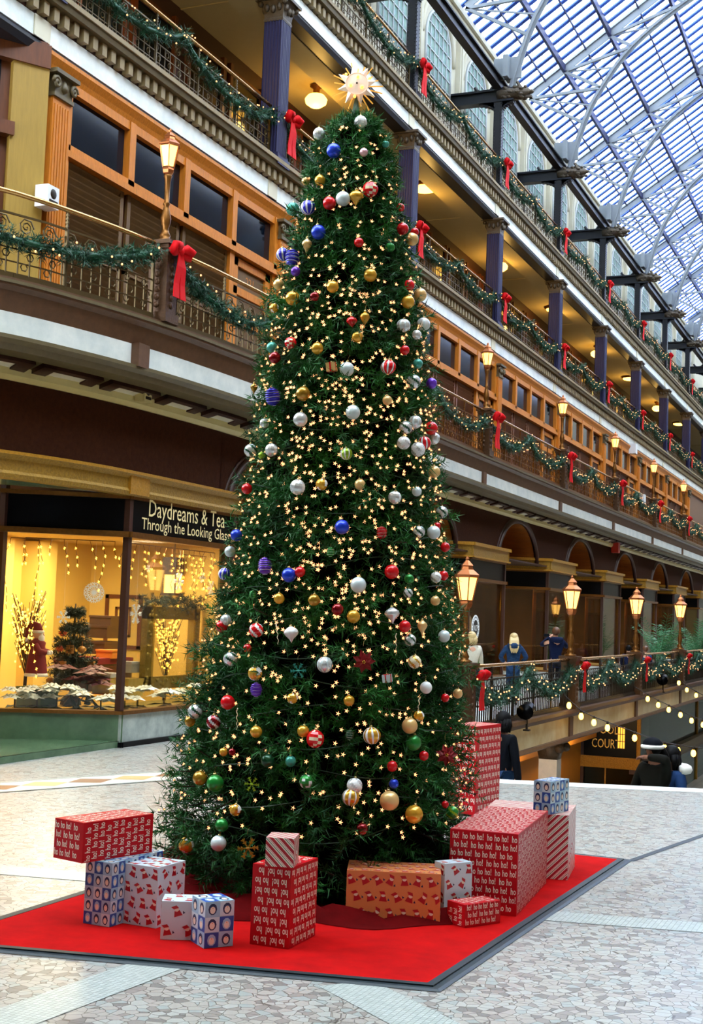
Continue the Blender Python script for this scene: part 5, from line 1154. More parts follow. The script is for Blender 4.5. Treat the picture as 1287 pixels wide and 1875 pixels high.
for px, py, rr, lab in ((172, 1085, 19, 'large white paper snowflake hanging by the little decorated tree'), (116, 1130, 12, 'small grey-white snowflake in front of the little decorated tree'), (249, 1124, 19, 'white snowflake with broad arms left of the ornate gold frame'), (328, 1065, 17, 'white snowflake hanging beside the dark lantern'), (272, 1041, 7, 'small round white snowflake high in the shop window'), (371, 1058, 10, 'small white snowflake under the red berry curtain'), (387, 1077, 14, 'white six-armed snowflake right of the gold frame, nearest the big tree'), (398, 1128, 8, 'tiny white star snowflake beside the gold frame')):
    X = (-10.8 if px > 150 else -11.1) if px < 200 else -10.4; p = FL(px, py, X); r_ = SZ(rr, p); t = thing('paper_snowflake', lab, 'snowflake', p, 0, 'snowflakes in the shop window'); t.rotation_euler = (0, 0, PI/2 if px > 200 else .56)
    mb = MB(); n_ = 16 if rr == 19 and px < 200 else 6
    for i in range(n_):
        a_ = 2*PI*i/n_; c, s_ = math.cos(a_), math.sin(a_); mb.bar((0,0,0), (r_*c, 0, r_*s_), r_*.12, .01)
        for q in (-.7, .7):
            for tt in (.5, .75): mb.bar((r_*tt*c, 0, r_*tt*s_), (r_*tt*c+r_*.28*math.cos(a_+q), 0, r_*tt*s_+r_*.28*math.sin(a_+q)), r_*.09, .01)
    mb.build('paper_star', ['paper'], t)
    mb = MB(); mb.bar((0,0,r_*.9), (0,0,max(r_, 2.85-p.z)), .0016); mb.build('hanging_thread', ['paper'], t)
# icicle light curtains along the top of the window
K['star_light'] = mat('gold_icicle_bulb', '#ffc860', .4, emit=7, ecol='#ffb640')
def curtain(label, a, b, n, drop, seed, off=.12, top=2.86):
    r_ = random.Random(seed); t = thing('icicle_lights', label, 'string lights', (0,0,0)); mb = MB(); a = Vector((*a, 0)); b = Vector((*b, 0)); bl = []
    mb.bar(a+Vector((0,0,top)), b+Vector((0,0,top)), .012); x = 0
    nn = int((b-a).length/.16)
    for i in range(nn+1):
        p = a.lerp(b, i/nn)+Vector((0,0,top)); k = r_.randint(2, drop)
        for j in range(k): q = p+Vector((r_.uniform(-.05, .05), r_.uniform(-.05, .05), -.1-.03*r_.random())); mb.bar(p, q, .007); bl.append(q); p = q
    mb.build('cord', ['bronze'], t)
    for q in bl[:100]: mb = MB(); o = bpy.data.objects.new('bulb', ICB); COL.objects.link(o); o.parent = t; o.location = q
    if bl[100:]:
        mb = MB()
        for q in bl[100:]: mb.sphere(q, .02, 5, 4)
        mb.build('bulbs', ['star_light'], t)['kind'] = 'stuff'
    return t
mb = MB(); mb.sphere((0,0,0), .009, 6, 4)
for q in range(4): mb.bar((0,0,0), (0, .023*math.cos(q*PI/2+.4), .023*math.sin(q*PI/2+.4)), .007)
o = mb.build('x', ['star_light']); ICB = o.data; bpy.data.objects.remove(o)
curtain('icicle lights hanging along the top of the splayed shop window', (-11.4, 15.55), (-10.35, 16.2), 20, 6, 3); curtain('icicle lights hanging along the top of the flat window under the lettered sign', (-10.32, 16.4), (-10.32, 19.1), 30, 5, 4)
curtain('long gold light curtain at the left edge of the splayed window', (-11.7, 15.62), (-11.35, 15.8), 10, 22, 8)
curtain('dense red-gold light cluster at the upper right of the shop window', (-10.6, 18.3), (-10.5, 19.15), 20, 8, 12, top=2.8)
# glowing twig trees
def twigtree(label, p, h, seed, n=60):
    r_ = random.Random(seed); t = thing('lit_twig_tree', label, 'twig tree', p); mb = MB(); bl = []
    mb.tube([(0,0,0), (.02,0,h*.3), (0,.02,h*.6)], [.03, .025, .012], 6)
    for i in range(n):
        a_ = r_.uniform(0, 2*PI); z0 = h*r_.uniform(.2, .6); l_ = h*r_.uniform(.2, .42); q = Vector((.25*l_*1.6*math.cos(a_), .25*l_*1.6*math.sin(a_), z0+l_)); mb.bar((0, 0, z0), q, .008)
        for j in range(3): bl.append(Vector((0,0,z0)).lerp(q, r_.uniform(.3, 1))+Vector((r_.uniform(-.06, .06), r_.uniform(-.06, .06), r_.uniform(-.05, .05))))
    mb.build('twigs', ['bark'], t)
    for q in bl[:90]: o = bpy.data.objects.new('bulb', ICB); COL.objects.link(o); o.parent = t; o.location = q
    mb = MB()
    for q in bl[90:]: mb.sphere(q, .016, 5, 4)
    mb.build('bulbs', ['star_light'], t)['kind'] = 'stuff'
p = FL(45, 1245, -12.7); p.z = .45; twigtree('gold-lit twig tree behind the red-coated figurine', p, 1.75, 1, 90)
p = FL(303, 1220, -11.2); p.z = .45; twigtree('gold-lit twig tree seen through the ornate gold frame', p, 1.6, 2, 70)
p = FL(385, 1225, -10.9); p.z = .45; twigtree('gold-lit twig tree between the gold frame and the big tree', p, 1.3, 5, 60)
# little decorated tree
p = FL(132, 1235, -11.6); p.z = .45
lt = thing('tabletop_tree', 'little dark green tree with toys and wood ornaments behind the splayed window', 'tree', p)
H_ = SZ(185, p); mb = MB(); mb.lathe([(.03, 0), (.025, H_*.5), (.01, H_)], 8); mb.lathe([(.16, 0), (.14, .1), (.05, .16)], 10); mb.build('trunk', ['bark'], lt)
tr_ = []
for lv in range(5):
    zz = H_*(.3+.155*lv); rr = .44-.075*lv; n_ = 64
    aa = NR.uniform(0, 2*PI, n_); dd = np.stack([np.cos(aa), np.sin(aa), NR.normal(-.05, .3, n_)], 1); dd /= np.linalg.norm(dd, axis=1, keepdims=True); tr_.append(needles(np.tile([[0, 0, zz]], (n_, 1)), dd, np.full(n_, rr), 40, .07, .006, .9))
tri_mesh('boughs', np.concatenate(tr_), 'leafdark', lt)
r_ = random.Random(4)
for i in range(26):
    a_ = r_.uniform(0, 2*PI); lv = r_.randint(0, 3); rr = (.42-.075*lv)*r_.uniform(.75, 1); q = p+Vector((rr*math.cos(a_), rr*math.sin(a_), H_*(.3+.155*lv)-.09))
    if (CAM-q).dot(Vector((math.cos(a_), math.sin(a_), 0))) < 0: continue
    o = thing('toy_ornament', 'tan and red wooden toy ornament hanging on the little tree in the shop', 'ornament', q, 0, 'toys on the little shop tree')
    mb = MB(); mb.sphere((0,0,0), .055, 8, 6) if i % 3 else mb.bx(-.05, .05, -.03, .03, -.06, .06); mb.bx(-.06, .06, -.02, .02, -.02, .02); mb.build('toy_body', ['dough' if i % 4 else 'berry'], o); mb = MB(); mb.bar((0,0,.05), (0,0,.12), .006); mb.build('hook', ['bronze'], o)
# red-coated figurine
p = FL(66, 1235, -11.6); p.z = .9; k = SZ(100, p)/1.0
sg = thing('figurine', 'bearded figurine in a dark red coat and pointed red hat inside the shop window', 'figurine', p); sg.rotation_euler = (0,0,1.9)
mb = MB(); mb.lathe([(.2*k, 0), (.2*k, .04*k), (.17*k, .3*k), (.13*k, .5*k), (.15*k, .62*k), (.05*k, .7*k)], 14); mb.build('coat', ['redcoat'], sg)
mb = MB(); mb.lathe([(.21*k, 0), (.22*k, .03*k), (.2*k, .06*k)], 14); mb.build('fur_hem', ['fur'], sg)
mb = MB(); mb.sphere((0, 0, .76*k), .09*k, 10, 8); mb.sphere((0, -.1*k, .76*k), .025*k, 6, 5); mb.build('head', ['skin'], sg)
mb = MB(); mb.sphere((0, -.06*k, .69*k), .09*k, 9, 7, 0, (1, .7, 1.2)); mb.build('beard', ['fur'], sg)
mb = MB(); mb.tube([(0, 0, .8*k), (0, .02*k, .92*k), (0, .12*k, .97*k), (0, .2*k, .85*k), (0, .22*k, .7*k)], [.1*k, .08*k, .06*k, .04*k, .025*k], 8); mb.sphere((0, .22*k, .66*k), .04*k, 7, 5, 1); mb.lathe([(.105*k, .79*k), (.11*k, .82*k), (.1*k, .84*k)], 10, mi=1); mb.build('hat', ['redcoat', 'fur'], sg)
for s_ in (-1, 1):
    mb = MB(); mb.tube([(s_*.13*k, 0, .58*k), (s_*.17*k, -.08*k, .46*k), (s_*.1*k, -.2*k, .44*k)], [.06*k, .06*k, .05*k], 8); mb.sphere((s_*.08*k, -.23*k, .44*k), .045*k, 7, 5, 1); mb.build('arm', ['redcoat', 'fur'], sg)
def crate(name, label, cat, px, py, X, w, d, h, m, z=None, lid=None, base=None):
    p = FL(px, py, X); t = thing(name, label, cat, p); mb = MB(); mb.bx(-d/2, d/2, -w/2, w/2, 0, h); mb.build('box_body', [m], t)
    mb = MB(); mb.bx(-d/2-.01, d/2+.01, -w/2-.01, w/2+.01, h*.82, h+.005); mb.build('lid', [lid or m], t); return t
crate('pedestal', 'pale green draped pedestal carrying the red-coated figurine', 'pedestal', 66, 1316, -11.62, .42, .42, .46, 'marblegreen')
crate('display_table', 'dark table with a red cloth behind the splayed window', 'table', 170, 1262, -11.9, 1.3, .6, .5, 'mahog', lid='redcoat')
for i, (px, py, w, h) in enumerate(((188, 1197, .55, .2), (190, 1168, .45, .2), (192, 1146, .3, .16))): crate('brown_box', 'dark brown box in the stack behind the little tree, %s' % ('bottom', 'middle', 'topmost')[i], 'box', px, py, -12.0, w, .4, h, 'brownbox')
crate('orange_box', 'orange wooden box on the dark table in front of the brown stack', 'box', 203, 1205, -11.7, .4, .3, .13, 'orangebox')
crate('gift_box', 'silver gift box with lid behind the window mullion', 'gift box', 237, 1231, -10.95, .3, .25, .16, 'silverbox'); crate('gift_box', 'gold wrapped gift below the silver gift box in the shop', 'gift box', 232, 1274, -10.85, .42, .3, .26, 'goldbox'); crate('gift_box', 'dark gold gift beside the window mullion in the shop', 'gift box', 196, 1270, -10.95, .35, .3, .3, 'goldbox', lid='silverbox')
# framed panel on the wall, ornate gold frame, lantern
p0, p1 = atY(196, 1088, 21.0), atY(258, 1190, 21.0)
fp = thing('framed_panel', 'tall double red-brown frame on the yellow back wall of the shop', 'picture frame', (p0.x, 21.0, p1.z)); W_, H_ = p1.x-p0.x, p0.z-p1.z; mb = MB()
for ins, wd in ((0, .07), (.22, .04)): a, b, c, d_ = ins, W_-ins, ins, H_-ins; mb.bx(a, b, -.05, 0, c, c+wd); mb.bx(a, b, -.05, 0, d_-wd, d_); mb.bx(a, a+wd, -.05, 0, c, d_); mb.bx(b-wd, b, -.05, 0, c, d_)
mb.build('frame_moulding', ['oakdark'], fp); mb = MB(); mb.bx(.03, W_-.03, -.02, 0, .03, H_-.03); mb.build('panel', ['shopwall'], fp)
p0, p1 = FL(266, 1110, -10.75), FL(356, 1256, -10.75); W_, H_ = p1.y-p0.y, p0.z-p1.z; H_ = max(H_, .8)
of = thing('ornate_frame', 'big ornate gilded standing frame in the flat shop window', 'picture frame', (-10.75, p0.y, p1.z)); mb = MB(); fw_ = .19
mb.bx(-.05, .05, 0, W_, 0, fw_); mb.bx(-.05, .05, 0, W_, H_-fw_, H_); mb.bx(-.05, .05, 0, fw_, 0, H_); mb.bx(-.05, .05, W_-fw_, W_, 0, H_); r_ = random.Random(2)
for i in range(90):
    s_ = r_.random(); e = r_.choice((0, 1, 2, 3)); y = W_*s_ if e < 2 else (fw_*.5 if e == 2 else W_-fw_*.5); zz = H_*s_ if e >= 2 else (fw_*.5 if e == 0 else H_-fw_*.5); mb.sphere((.05, y+r_.uniform(-.05, .05), zz+r_.uniform(-.05, .05)), .035, 5, 4)
mb.build('gilded_moulding', ['gildedframe'], of)
mb = MB(); mb.bx(-.05, .06, fw_-.02, fw_+.03, fw_, H_-fw_); mb.bx(-.05, .06, W_-fw_-.03, W_-fw_+.02, fw_, H_-fw_); mb.build('inner_fillet', ['goldbox'], of)
g_ = thing('pine_swag', 'dark pine swag lying on top of the ornate gilded frame', 'garland', (-10.72, p0.y, p0.z+.05)); n_ = 120; bp = np.stack([NR.normal(0, .03, n_), NR.uniform(-.1, W_+.1, n_), NR.normal(.03, .03, n_)], 1); dd = NR.normal(size=(n_, 3)); dd /= np.linalg.norm(dd, axis=1, keepdims=True); tri_mesh('pine_foliage', needles(bp, dd, np.full(n_, .14), 26, .06, .006, .9), 'leafdark', g_)
p = FL(318, 1058, -11.5); ln_ = thing('hanging_lantern', 'dark hanging lantern with a glowing lower half above the gold frame', 'lamp', p); mb = MB(); mb.bx(-.13, .13, -.16, .16, .05, .34); mb.bx(-.14, .14, -.17, .17, -.3, -.26); mb.bar((0,0,.34), (0,0,3.05-p.z), .012)
for a in (-1, 1):
    for b in (-1, 1): mb.bar((a*.12, b*.15, -.28), (a*.12, b*.15, .06), .02)
mb.build('lantern_body', ['mahog'], ln_); mb = MB(); mb.bx(-.1, .1, -.13, .13, -.26, .05); mb.build('lantern_glass', ['lampglass'], ln_)
# poinsettias and greenery along the sill
r_ = random.Random(6)
def poin(label, px, py, X, s, m, g, hz=None):
    p = FL(px, py, X); p.z = hz if hz is not None else max(.5, p.z); t = thing('poinsettia', label, 'plant', p, r_.uniform(0, 6), g)
    for fi in range(4):
        mb = MB(); off = Vector((r_.uniform(-.13, .13), r_.uniform(-.13, .13), r_.uniform(.04, .2)))*s
        for ring_ in range(2):
            for i in range(6):
                a_ = i*PI/3+ring_*.5+fi; l_ = (.15-.05*ring_)*s; ca, sa = math.cos(a_), math.sin(a_); w_ = l_*.3; h_ = .03+.03*ring_
                mb.add([off+Vector(v) for v in ((0,0,.02), (l_*.5*ca-w_*sa, l_*.5*sa+w_*ca, h_), (l_*ca, l_*sa, .01+.02*ring_), (l_*.5*ca+w_*sa, l_*.5*sa-w_*ca, h_), (l_*.5*ca, l_*.5*sa, h_+.02))], [(0,1,4), (1,2,4), (2,3,4), (3,0,4)])
        mb.build('flower', [m], t)
    mb = MB()
    for i in range(12):
        a_ = i*.7; l_ = .2*s; ca, sa = math.cos(a_), math.sin(a_); zb = -.02-.05*(i % 3)*s; mb.add([(0,0,0), (l_*.5*ca-.05*sa, l_*.5*sa+.05*ca, zb+.03), (l_*ca, l_*sa, zb), (l_*.5*ca+.05*sa, l_*.5*sa-.05*ca, zb+.03)], [(0,1,2,3)])
    mb.bar((0,0,-.06), (0,0,.08*s), .02); mb.build('leaves', ['leafdark'], t)
PW = 'white poinsettias along the shop window sill'
for px, py, X, s, lb in ((28, 1268, -11.6, 1.2, 'white poinsettia at the far left end of the splayed window sill'), (68, 1280, -11.42, 1.2, 'white poinsettia at the foot of the pale green pedestal'), (103, 1296, -11.22, 1.3, 'white poinsettia on the sill below the little decorated tree'), (143, 1297, -10.98, 1.3, 'white poinsettia on the sill left of the folded white cloth'), (184, 1298, -10.72, 1.3, 'white poinsettia on the sill just left of the window mullion'), (228, 1294, -10.42, 1.2, 'white poinsettia just right of the window mullion'), (252, 1281, -10.45, 1.3, 'tall white poinsettia in front of the gold gift'), (300, 1285, -10.42, 1.3, 'white poinsettia below the ornate gilded frame'), (338, 1280, -10.42, 1.2, 'white poinsettia under the right corner of the gilded frame')): poin(lb, px, py, X, s, 'petalwhite', PW, .5)
poin('dark red poinsettia bush in the middle of the splayed window', 130, 1262, -11.3, 2.0, 'petalred', 'dark plants in the shop window', .62); poin('dark red poinsettia beside the gold gifts in the shop', 160, 1255, -11.1, 1.8, 'petalred', 'dark plants in the shop window', .66)
# round sticker sign and small card on the glass of the first shop beyond the tree
K['ink'] = mat('black_ink', '#0c0c0e', .4)
p = FL(870, 1150, XS+.03); r1 = SZ(24, p); sgn = thing('round_window_sign', 'round white and black NCP sign on the glass behind the white-coated woman', 'sign', (XS+.03, p.y, p.z)); mb = MB(); vs = [(0, r1*math.cos(2*PI*i/32), r1*math.sin(2*PI*i/32)) for i in range(32)]; mb.add(vs+[(.006, y, z) for _, y, z in vs], [tuple(range(31, -1, -1)), tuple(range(32, 64))]+[(i, (i+1) % 32, 32+(i+1) % 32, 32+i) for i in range(32)]); mb.build('disc', ['paper'], sgn)
mb = MB(); vs = [(.009, .62*r1*math.cos(2*PI*i/32), .62*r1*math.sin(2*PI*i/32)) for i in range(32)]; mb.add(vs, [tuple(range(32))]); 
for i in range(20): a_ = 2*PI*i/20; mb.obox((.009, .82*r1*math.cos(a_), .82*r1*math.sin(a_)), (1,0,0), (0, -math.sin(a_), math.cos(a_)), (0, math.cos(a_), math.sin(a_)), .001, .05*r1*(1+i % 2), .05*r1)
mb.build('dark_centre', ['ink'], sgn); mb = MB(); put_text(mb, 'NCP', r1*.62, (.012, 0, -r1*.2), (0,1,0), (0,0,1), 0, .8, True, shear=.3); mb.build('lettering', ['paper'], sgn)
# FOOD COURT lettering and stained glass pane on the lower signboard
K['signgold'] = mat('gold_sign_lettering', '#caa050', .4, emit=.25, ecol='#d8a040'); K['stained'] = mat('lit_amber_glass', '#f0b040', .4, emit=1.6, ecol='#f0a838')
Yf = YF-.02; pa, pb = atY(1062, 1368, Yf), atY(1152, 1325, Yf)
fc_ = thing('food_court_sign', 'dark board lettered FOOD COURT in gold on the lower level', 'sign', (pa.x, Yf, pa.z)); mb = MB(); mb.bx(0, XL-.08-pa.x, -.02, .03, -.35, 1.0); mb.build('board', ['black'], fc_)
mb = MB(); w2 = (atY(1134, 1368, Yf)-atY(1083, 1368, Yf)).x; x0 = atY(1083, 1368, Yf).x-pa.x
for s, zz in (('FOOD', .5), ('COURT', .04)):
    tv, tf = text_geo(s, .42); x1 = max(p_[0] for p_ in tv); sc = w2*(1.02 if s == 'COURT' else .9)/x1; mb.add([(x0+p_[0]*sc+(.12 if s == 'FOOD' else 0), -.025, zz+p_[1]) for p_ in tv], tf)
mb.build('lettering', ['signgold'], fc_)
mb = MB(); q0 = atY(1131, 1359, Yf).x-pa.x; q1 = atY(1145, 1333, Yf).x-pa.x; mb.bx(q0, q1, -.035, -.028, .05, .75); mb.build('amber_pane', ['stained'], fc_)
mb = MB()
for i in range(4): x = q0+(q1-q0)*i/3; mb.bx(x-.01, x+.01, -.04, -.027, .05, .75)
for i in range(4): zz = .05+.7*i/3; mb.bx(q0, q1, -.04, -.027, zz-.01, zz+.01)
mb.build('leading', ['mahog'], fc_)
# lower-level column
pc = atX(1008, 1345, -7.9); lc = thing('lower_column', 'square column with scrolled capital under the ground gallery', 'column', (-7.9, pc.y, -4.3)); mb = MB(); mb.bx(-.22, .22, -.22, .22, 0, 3.0); mb.bx(-.3, .3, -.3, .3, 0, .3); mb.build('column_shaft', ['marble'], lc)
mb = MB(); mb.lathe([(.3, 3.0), (.33, 3.1), (.42, 3.4)], 4, rot=PI/4); mb.bx(-.38, .38, -.38, .38, 3.4, 3.6)
for s_ in (-1, 1):
    for q in (-1, 1): mb.sphere((s_*.3, q*.3, 3.28), .12, 7, 5)
mb.build('column_capital', ['capital'], lc)
# palms in pots on the gallery
K['palmleaf'] = mat('palm_leaf', '#3c8c50', .45, col2='#174f30', scale=4)
def palm(label, px, pyt, X, w, seed):
    top = atX(px, pyt, X); h = top.z; t = thing('potted_palm', label, 'plant', (X, top.y, 0)); r_ = random.Random(seed); W_ = SZ(w, top)
    mb = MB(); mb.lathe([(.25, 0), (.33, .1), (.36, .5), (.4, .55), (.38, .6), (.3, .58)], 16); mb.build('pot', ['bronze'], t); mb = MB(); mb.lathe([(0, .56), (.33, .56)], 12); mb.build('soil', ['bark'], t)
    mb = MB(); mv = MB()
    for i in range(22):
        a_ = r_.uniform(0, 2*PI); el = r_.uniform(.1, 1); bx_, by_ = .1*math.cos(a_), .1*math.sin(a_); L_ = h*.95-.5; pts = []
        for j in range(9):
            u = j/8; out = W_*.5*(1.1-el*.7)*u**1.6*1.4; zz = .56+L_*(.55+.5*el)*(u-.28*u**3*(1.2-el)); pts.append(Vector((bx_+out*math.cos(a_), by_+out*math.sin(a_), min(zz, h))))
        mv.tube(pts, [.015-.0013*j for j in range(9)], 4)
        for j in range(3, 9):
            d_ = (pts[j]-pts[j-1]).normalized(); sd = d_.cross(Vector((0,0,1))); sd = sd.normalized() if sd.length > .01 else Vector((1,0,0))
            for kk in range(2):
                b = pts[j-1].lerp(pts[j], kk/2)
                for s_ in (-1, 1): tipp = b+sd*s_*.22+d_*.16+Vector((0,0,-.1*r_.random())); mdl = (b+tipp)/2; mb.add([b, mdl+d_*.018+Vector((0,0,.02)), tipp, mdl-d_*.018+Vector((0,0,.02))], [(0,1,2,3)])
    mv.build('stems', ['palmleaf'], t); mb.build('fronds', ['palmleaf'], t)
palm('tall green potted palm behind the fourth ground-gallery lamp post', 1208, 1118, -8.2, 95, 3); palm('second green potted palm at the photo edge, farther along the gallery', 1275, 1128, -8.2, 80, 8)
# ================================================================ PEOPLE
K['hairblond'] = mat('blond_hair', '#e2c58a', .5, var=.3, scale=30, stretch=(8, 8, 1)); K['hairbrown'] = mat('brown_hair', '#6a4228', .5, var=.4, scale=30); K['hairblack'] = mat('black_hair', '#0a090b', .6, spec=.12); K['coatwhite'] = mat('white_wool_coat', '#dfd9c6', .9, spec=.1, var=.15, scale=30); K['navyjacket'] = mat('navy_jacket', '#1f3a66', .7, spec=.1, var=.35, scale=8); K['darknavy'] = mat('dark_navy_jersey', '#111a38', .8, spec=.1); K['blackcoat'] = mat('black_coat', '#0b0d14', .8, spec=.1); K['darkcoat'] = mat('dark_grey_coat', '#14130f', .85, spec=.1); K['jeans'] = mat('blue_jeans', '#223a5c', .8, spec=.1); K['trousers'] = mat('dark_trousers', '#15151a', .8, spec=.1); K['shoe'] = mat('dark_shoe', '#0d0b0a', .5); K['skin2'] = mat('light_skin', '#dca58a', .55); K['skin3'] = mat('brown_skin', '#7a4a34', .55); K['plaid'] = mat('blue_plaid_jacket', '#2a4a74', .75, spec=.1, col2='#16263e', scale=14, stretch=(1, 1, 2.2)); K['furwhite'] = mat('white_fur_trim', '#e6e2da', .95, spec=.1)
def skinmesh(name, verts, edges, rad, m, parent, sub=1):
    me = bpy.data.meshes.new(name); me.from_pydata([tuple(v) for v in verts], edges, []); o = bpy.data.objects.new(name, me); COL.objects.link(o)
    md = o.modifiers.new('s', 'SKIN'); md.use_smooth_shade = True
    for i, r in enumerate(rad): s_ = me.skin_vertices[0].data[i]; s_.radius = r if isinstance(r, tuple) else (r, r); s_.use_root = (i == 0)
    if sub: o.modifiers.new('u', 'SUBSURF').levels = sub
    dg = bpy.context.evaluated_depsgraph_get(); nm = bpy.data.meshes.new_from_object(o.evaluated_get(dg)); bpy.data.objects.remove(o); nm.name = name
    nm.materials.clear(); nm.materials.append(K[m]); o = bpy.data.objects.new(name, nm); COL.objects.link(o); o.parent = parent; return o
def person(label, loc, rz, H, hands, mats, lean=0., legs=None, hair='short', hood=False, head_turn=0., elbows=None, coat_len=.5, group=None):
    """hands: wrist targets in units of height, x right, y forward; mats: skin, hair, top, trousers"""
    t = thing('person', label, 'person', loc, rz, group); skin, hr, top, tro = mats; V = lambda x, y, z: Vector((x*H, (y+lean*max(0, z-.52))*H, z*H))
    J = {'pelvis': V(0, 0, .53), 'waist': V(0, 0, .62), 'chest': V(0, 0, .74), 'neck': V(0, 0, .84), 'jaw': V(0, .008, .88), 'head': V(0, .012, .93), 'crown': V(0, .0, .975)}
    vs = list(J.values()); nm = list(J); ed = [(0, 1), (1, 2), (2, 3), (3, 4), (4, 5), (5, 6)]; rd = [(.085*H, .06*H), (.075*H, .055*H), (.095*H, .062*H), .03*H, .038*H, (.047*H, .055*H), .036*H]
    def addv(p, r, link): vs.append(p); rd.append(r); ed.append((link, len(vs)-1)); return len(vs)-1
    addv(V(0, .072, .92), .01*H, 5)     # nose
    arms = {}
    for s_, hd in zip((-1, 1), hands):
        sh = addv(V(s_*.105, 0, .8), .034*H, 2); w_ = V(*hd); shp = vs[sh]
        if elbows: el_ = V(*elbows[0 if s_ < 0 else 1])
        else:
            mid = (shp+w_)/2; l_ = (w_-shp).length; up_, fo = .17*H, .15*H; hgt = math.sqrt(max(0, ((up_+fo)/2)**2-(l_/2)**2)); out = Vector((s_*.6, -.5, -.35)).normalized(); dv = (w_-shp).normalized(); out = (out-dv*out.dot(dv)).normalized(); el_ = mid+out*hgt
        e = addv(el_, .026*H, sh); w = addv(w_, .017*H, e); d = (w_-el_).normalized(); side = d.cross(Vector((0,0,1))); side = side.normalized() if side.length > .05 else Vector((1,0,0)); palm = addv(w_+d*.045*H, .02*H, w); pv = vs[palm]; dn = d.cross(side)
        for q in range(4):
            b = addv(pv+side*(q-1.5)*.0125*H+d*.018*H, .0055*H, palm); c = addv(vs[b]+d*(.022-.003*abs(q-1.5))*H+dn*.008*H, .005*H, b); addv(vs[c]+d*.01*H+dn*.016*H, .0045*H, c)
        b = addv(w_+d*.022*H+side*.022*H*s_, .0065*H, palm); addv(vs[b]+d*.026*H+side*.012*H*s_, .0055*H, b); arms[s_] = (sh, e, w)
    lg = legs or [((-.05, 0, .5), (-.055, .01, .28), (-.055, -.01, .045), (-.06, .075, .02)), ((.05, 0, .5), (.055, .02, .28), (.055, .0, .045), (.06, .085, .02))]
    li = []
    for L_ in lg:
        a = addv(V(*L_[0]), .052*H, 0); b = addv(V(*L_[1]), .036*H, a); c = addv(V(*L_[2]), .024*H, b); d = addv(V(*L_[3]), .02*H, c); li.append((a, b, c, d))
    body = skinmesh('body', vs, ed, rd, skin, t)
    # clothing
    cv = [vs[0], vs[1], vs[2], vs[3]-Vector((0,0,.02*H))]; cr_ = [(.1*H, .072*H), (.092*H, .07*H), (.112*H, .078*H), (.05*H, .05*H)]; ce = [(0, 1), (1, 2), (2, 3)]
    if coat_len > .1: cv.append(vs[0]-Vector((0,0,coat_len*.22*H))); cr_.append((.105*H, .08*H)); ce.append((0, 4))
    for s_ in (-1, 1):
        sh, e, w = arms[s_]; k = len(cv); cv += [vs[sh], vs[e], vs[w]]; cr_ += [.046*H, .037*H, .029*H]; ce += [(2, k), (k, k+1), (k+1, k+2)]
    skinmesh('jacket', cv, ce, cr_, top, t)
    tv = [vs[0]]; tr2 = [(.09*H, .065*H)]; te = []
    for a, b, c, d in li: k = len(tv); tv += [vs[a], vs[b], vs[c]]; tr2 += [.058*H, .043*H, .034*H]; te += [(0, k), (k, k+1), (k+1, k+2)]
    skinmesh('trousers', tv, te, tr2, tro, t)
    for a, b, c, d in li: mb = MB(); q = (vs[c]+vs[d])/2; mb.sphere((q.x, q.y, vs[d].z+.004*H), .05*H, 8, 6, 0, (.55, 1.1, .5)); mb.build('shoe', ['shoe'], t)
    hc = vs[5]; mb = MB(); mb.sphere(hc+Vector((0, -.012*H, .02*H)), .066*H, 14, 10, 0, (.92, 1.0, 1.0)); mb.v = [(x, min(y, hc.y+.035*H), z) for x, y, z in mb.v]
    if hair == 'long':
        for i in range(9): x = (i-4)*.0105*H; mb.tube([hc+Vector((x, -.05*H, .02*H)), hc+Vector((x*1.15, -.085*H, -.04*H)), hc+Vector((x*1.2, -.115*H, -.11*H)), hc+Vector((x*1.0, -.12*H, -.18*H-.02*H*(i % 2)))], [.02*H, .024*H, .02*H, .006*H], 7)
    elif hair == 'bob':
        for i in range(9): a_ = PI*(i/8)+PI; mb.tube([hc+Vector((.05*H*math.cos(a_), .05*H*math.sin(a_), .02*H)), hc+Vector((.062*H*math.cos(a_), .06*H*math.sin(a_), -.03*H)), hc+Vector((.055*H*math.cos(a_), .055*H*math.sin(a_), -.085*H))], [.02*H, .022*H, .012*H], 7)
    mb.build('hair', [hr], t)
    if hood: mb = MB(); n0 = vs[3]; mb.tube([n0+Vector((.075*H*math.cos(a_), -.03*H+.055*H*math.sin(a_), .005*H+.02*H*math.sin(a_))) for a_ in [PI*i/10+PI for i in range(11)]], [.02*H, .03*H, .04*H, .045*H, .05*H, .05*H, .05*H, .045*H, .04*H, .03*H, .02*H], 8); mb.build('hood', [top], t)
    return t, vs, H
# rz turns "forward" (+y): +90 deg faces the shops (-x)
DOWN = lambda s: (s*.16, .03, .46)
pw = atX(864, 1161, -8.6); person('pale-haired woman in a white wool coat on the gallery by the round sign', (-8.6, pw.y, 0), .5, pw.z/.98, [DOWN(-1), (.16, .1, .5)], ('skin2', 'hairblond', 'coatwhite', 'trousers'), hair='bob', coat_len=1.6)
pw = atX(941, 1163, -8.5); person('woman with long straight blond hair and blue plaid hooded jacket seen from behind', (-8.5, pw.y, 0), .35, pw.z/.98, [(-.12, .12, .6), (.12, .12, .6)], ('skin2', 'hairblond', 'plaid', 'jeans'), hair='long', hood=True, coat_len=1.3)
pw = atX(1018, 1152, -8.5); t, vs, H = person('brown-haired man in dark navy raising both hands to his face beside the lamp post', (-8.5, pw.y, 0), .55, pw.z/.98, [(-.05, .12, .86), (.03, .13, .86)], ('skin2', 'hairbrown', 'darknavy', 'trousers'), hair='short', elbows=[(-.2, .07, .74), (.2, .07, .72)], hood=True)
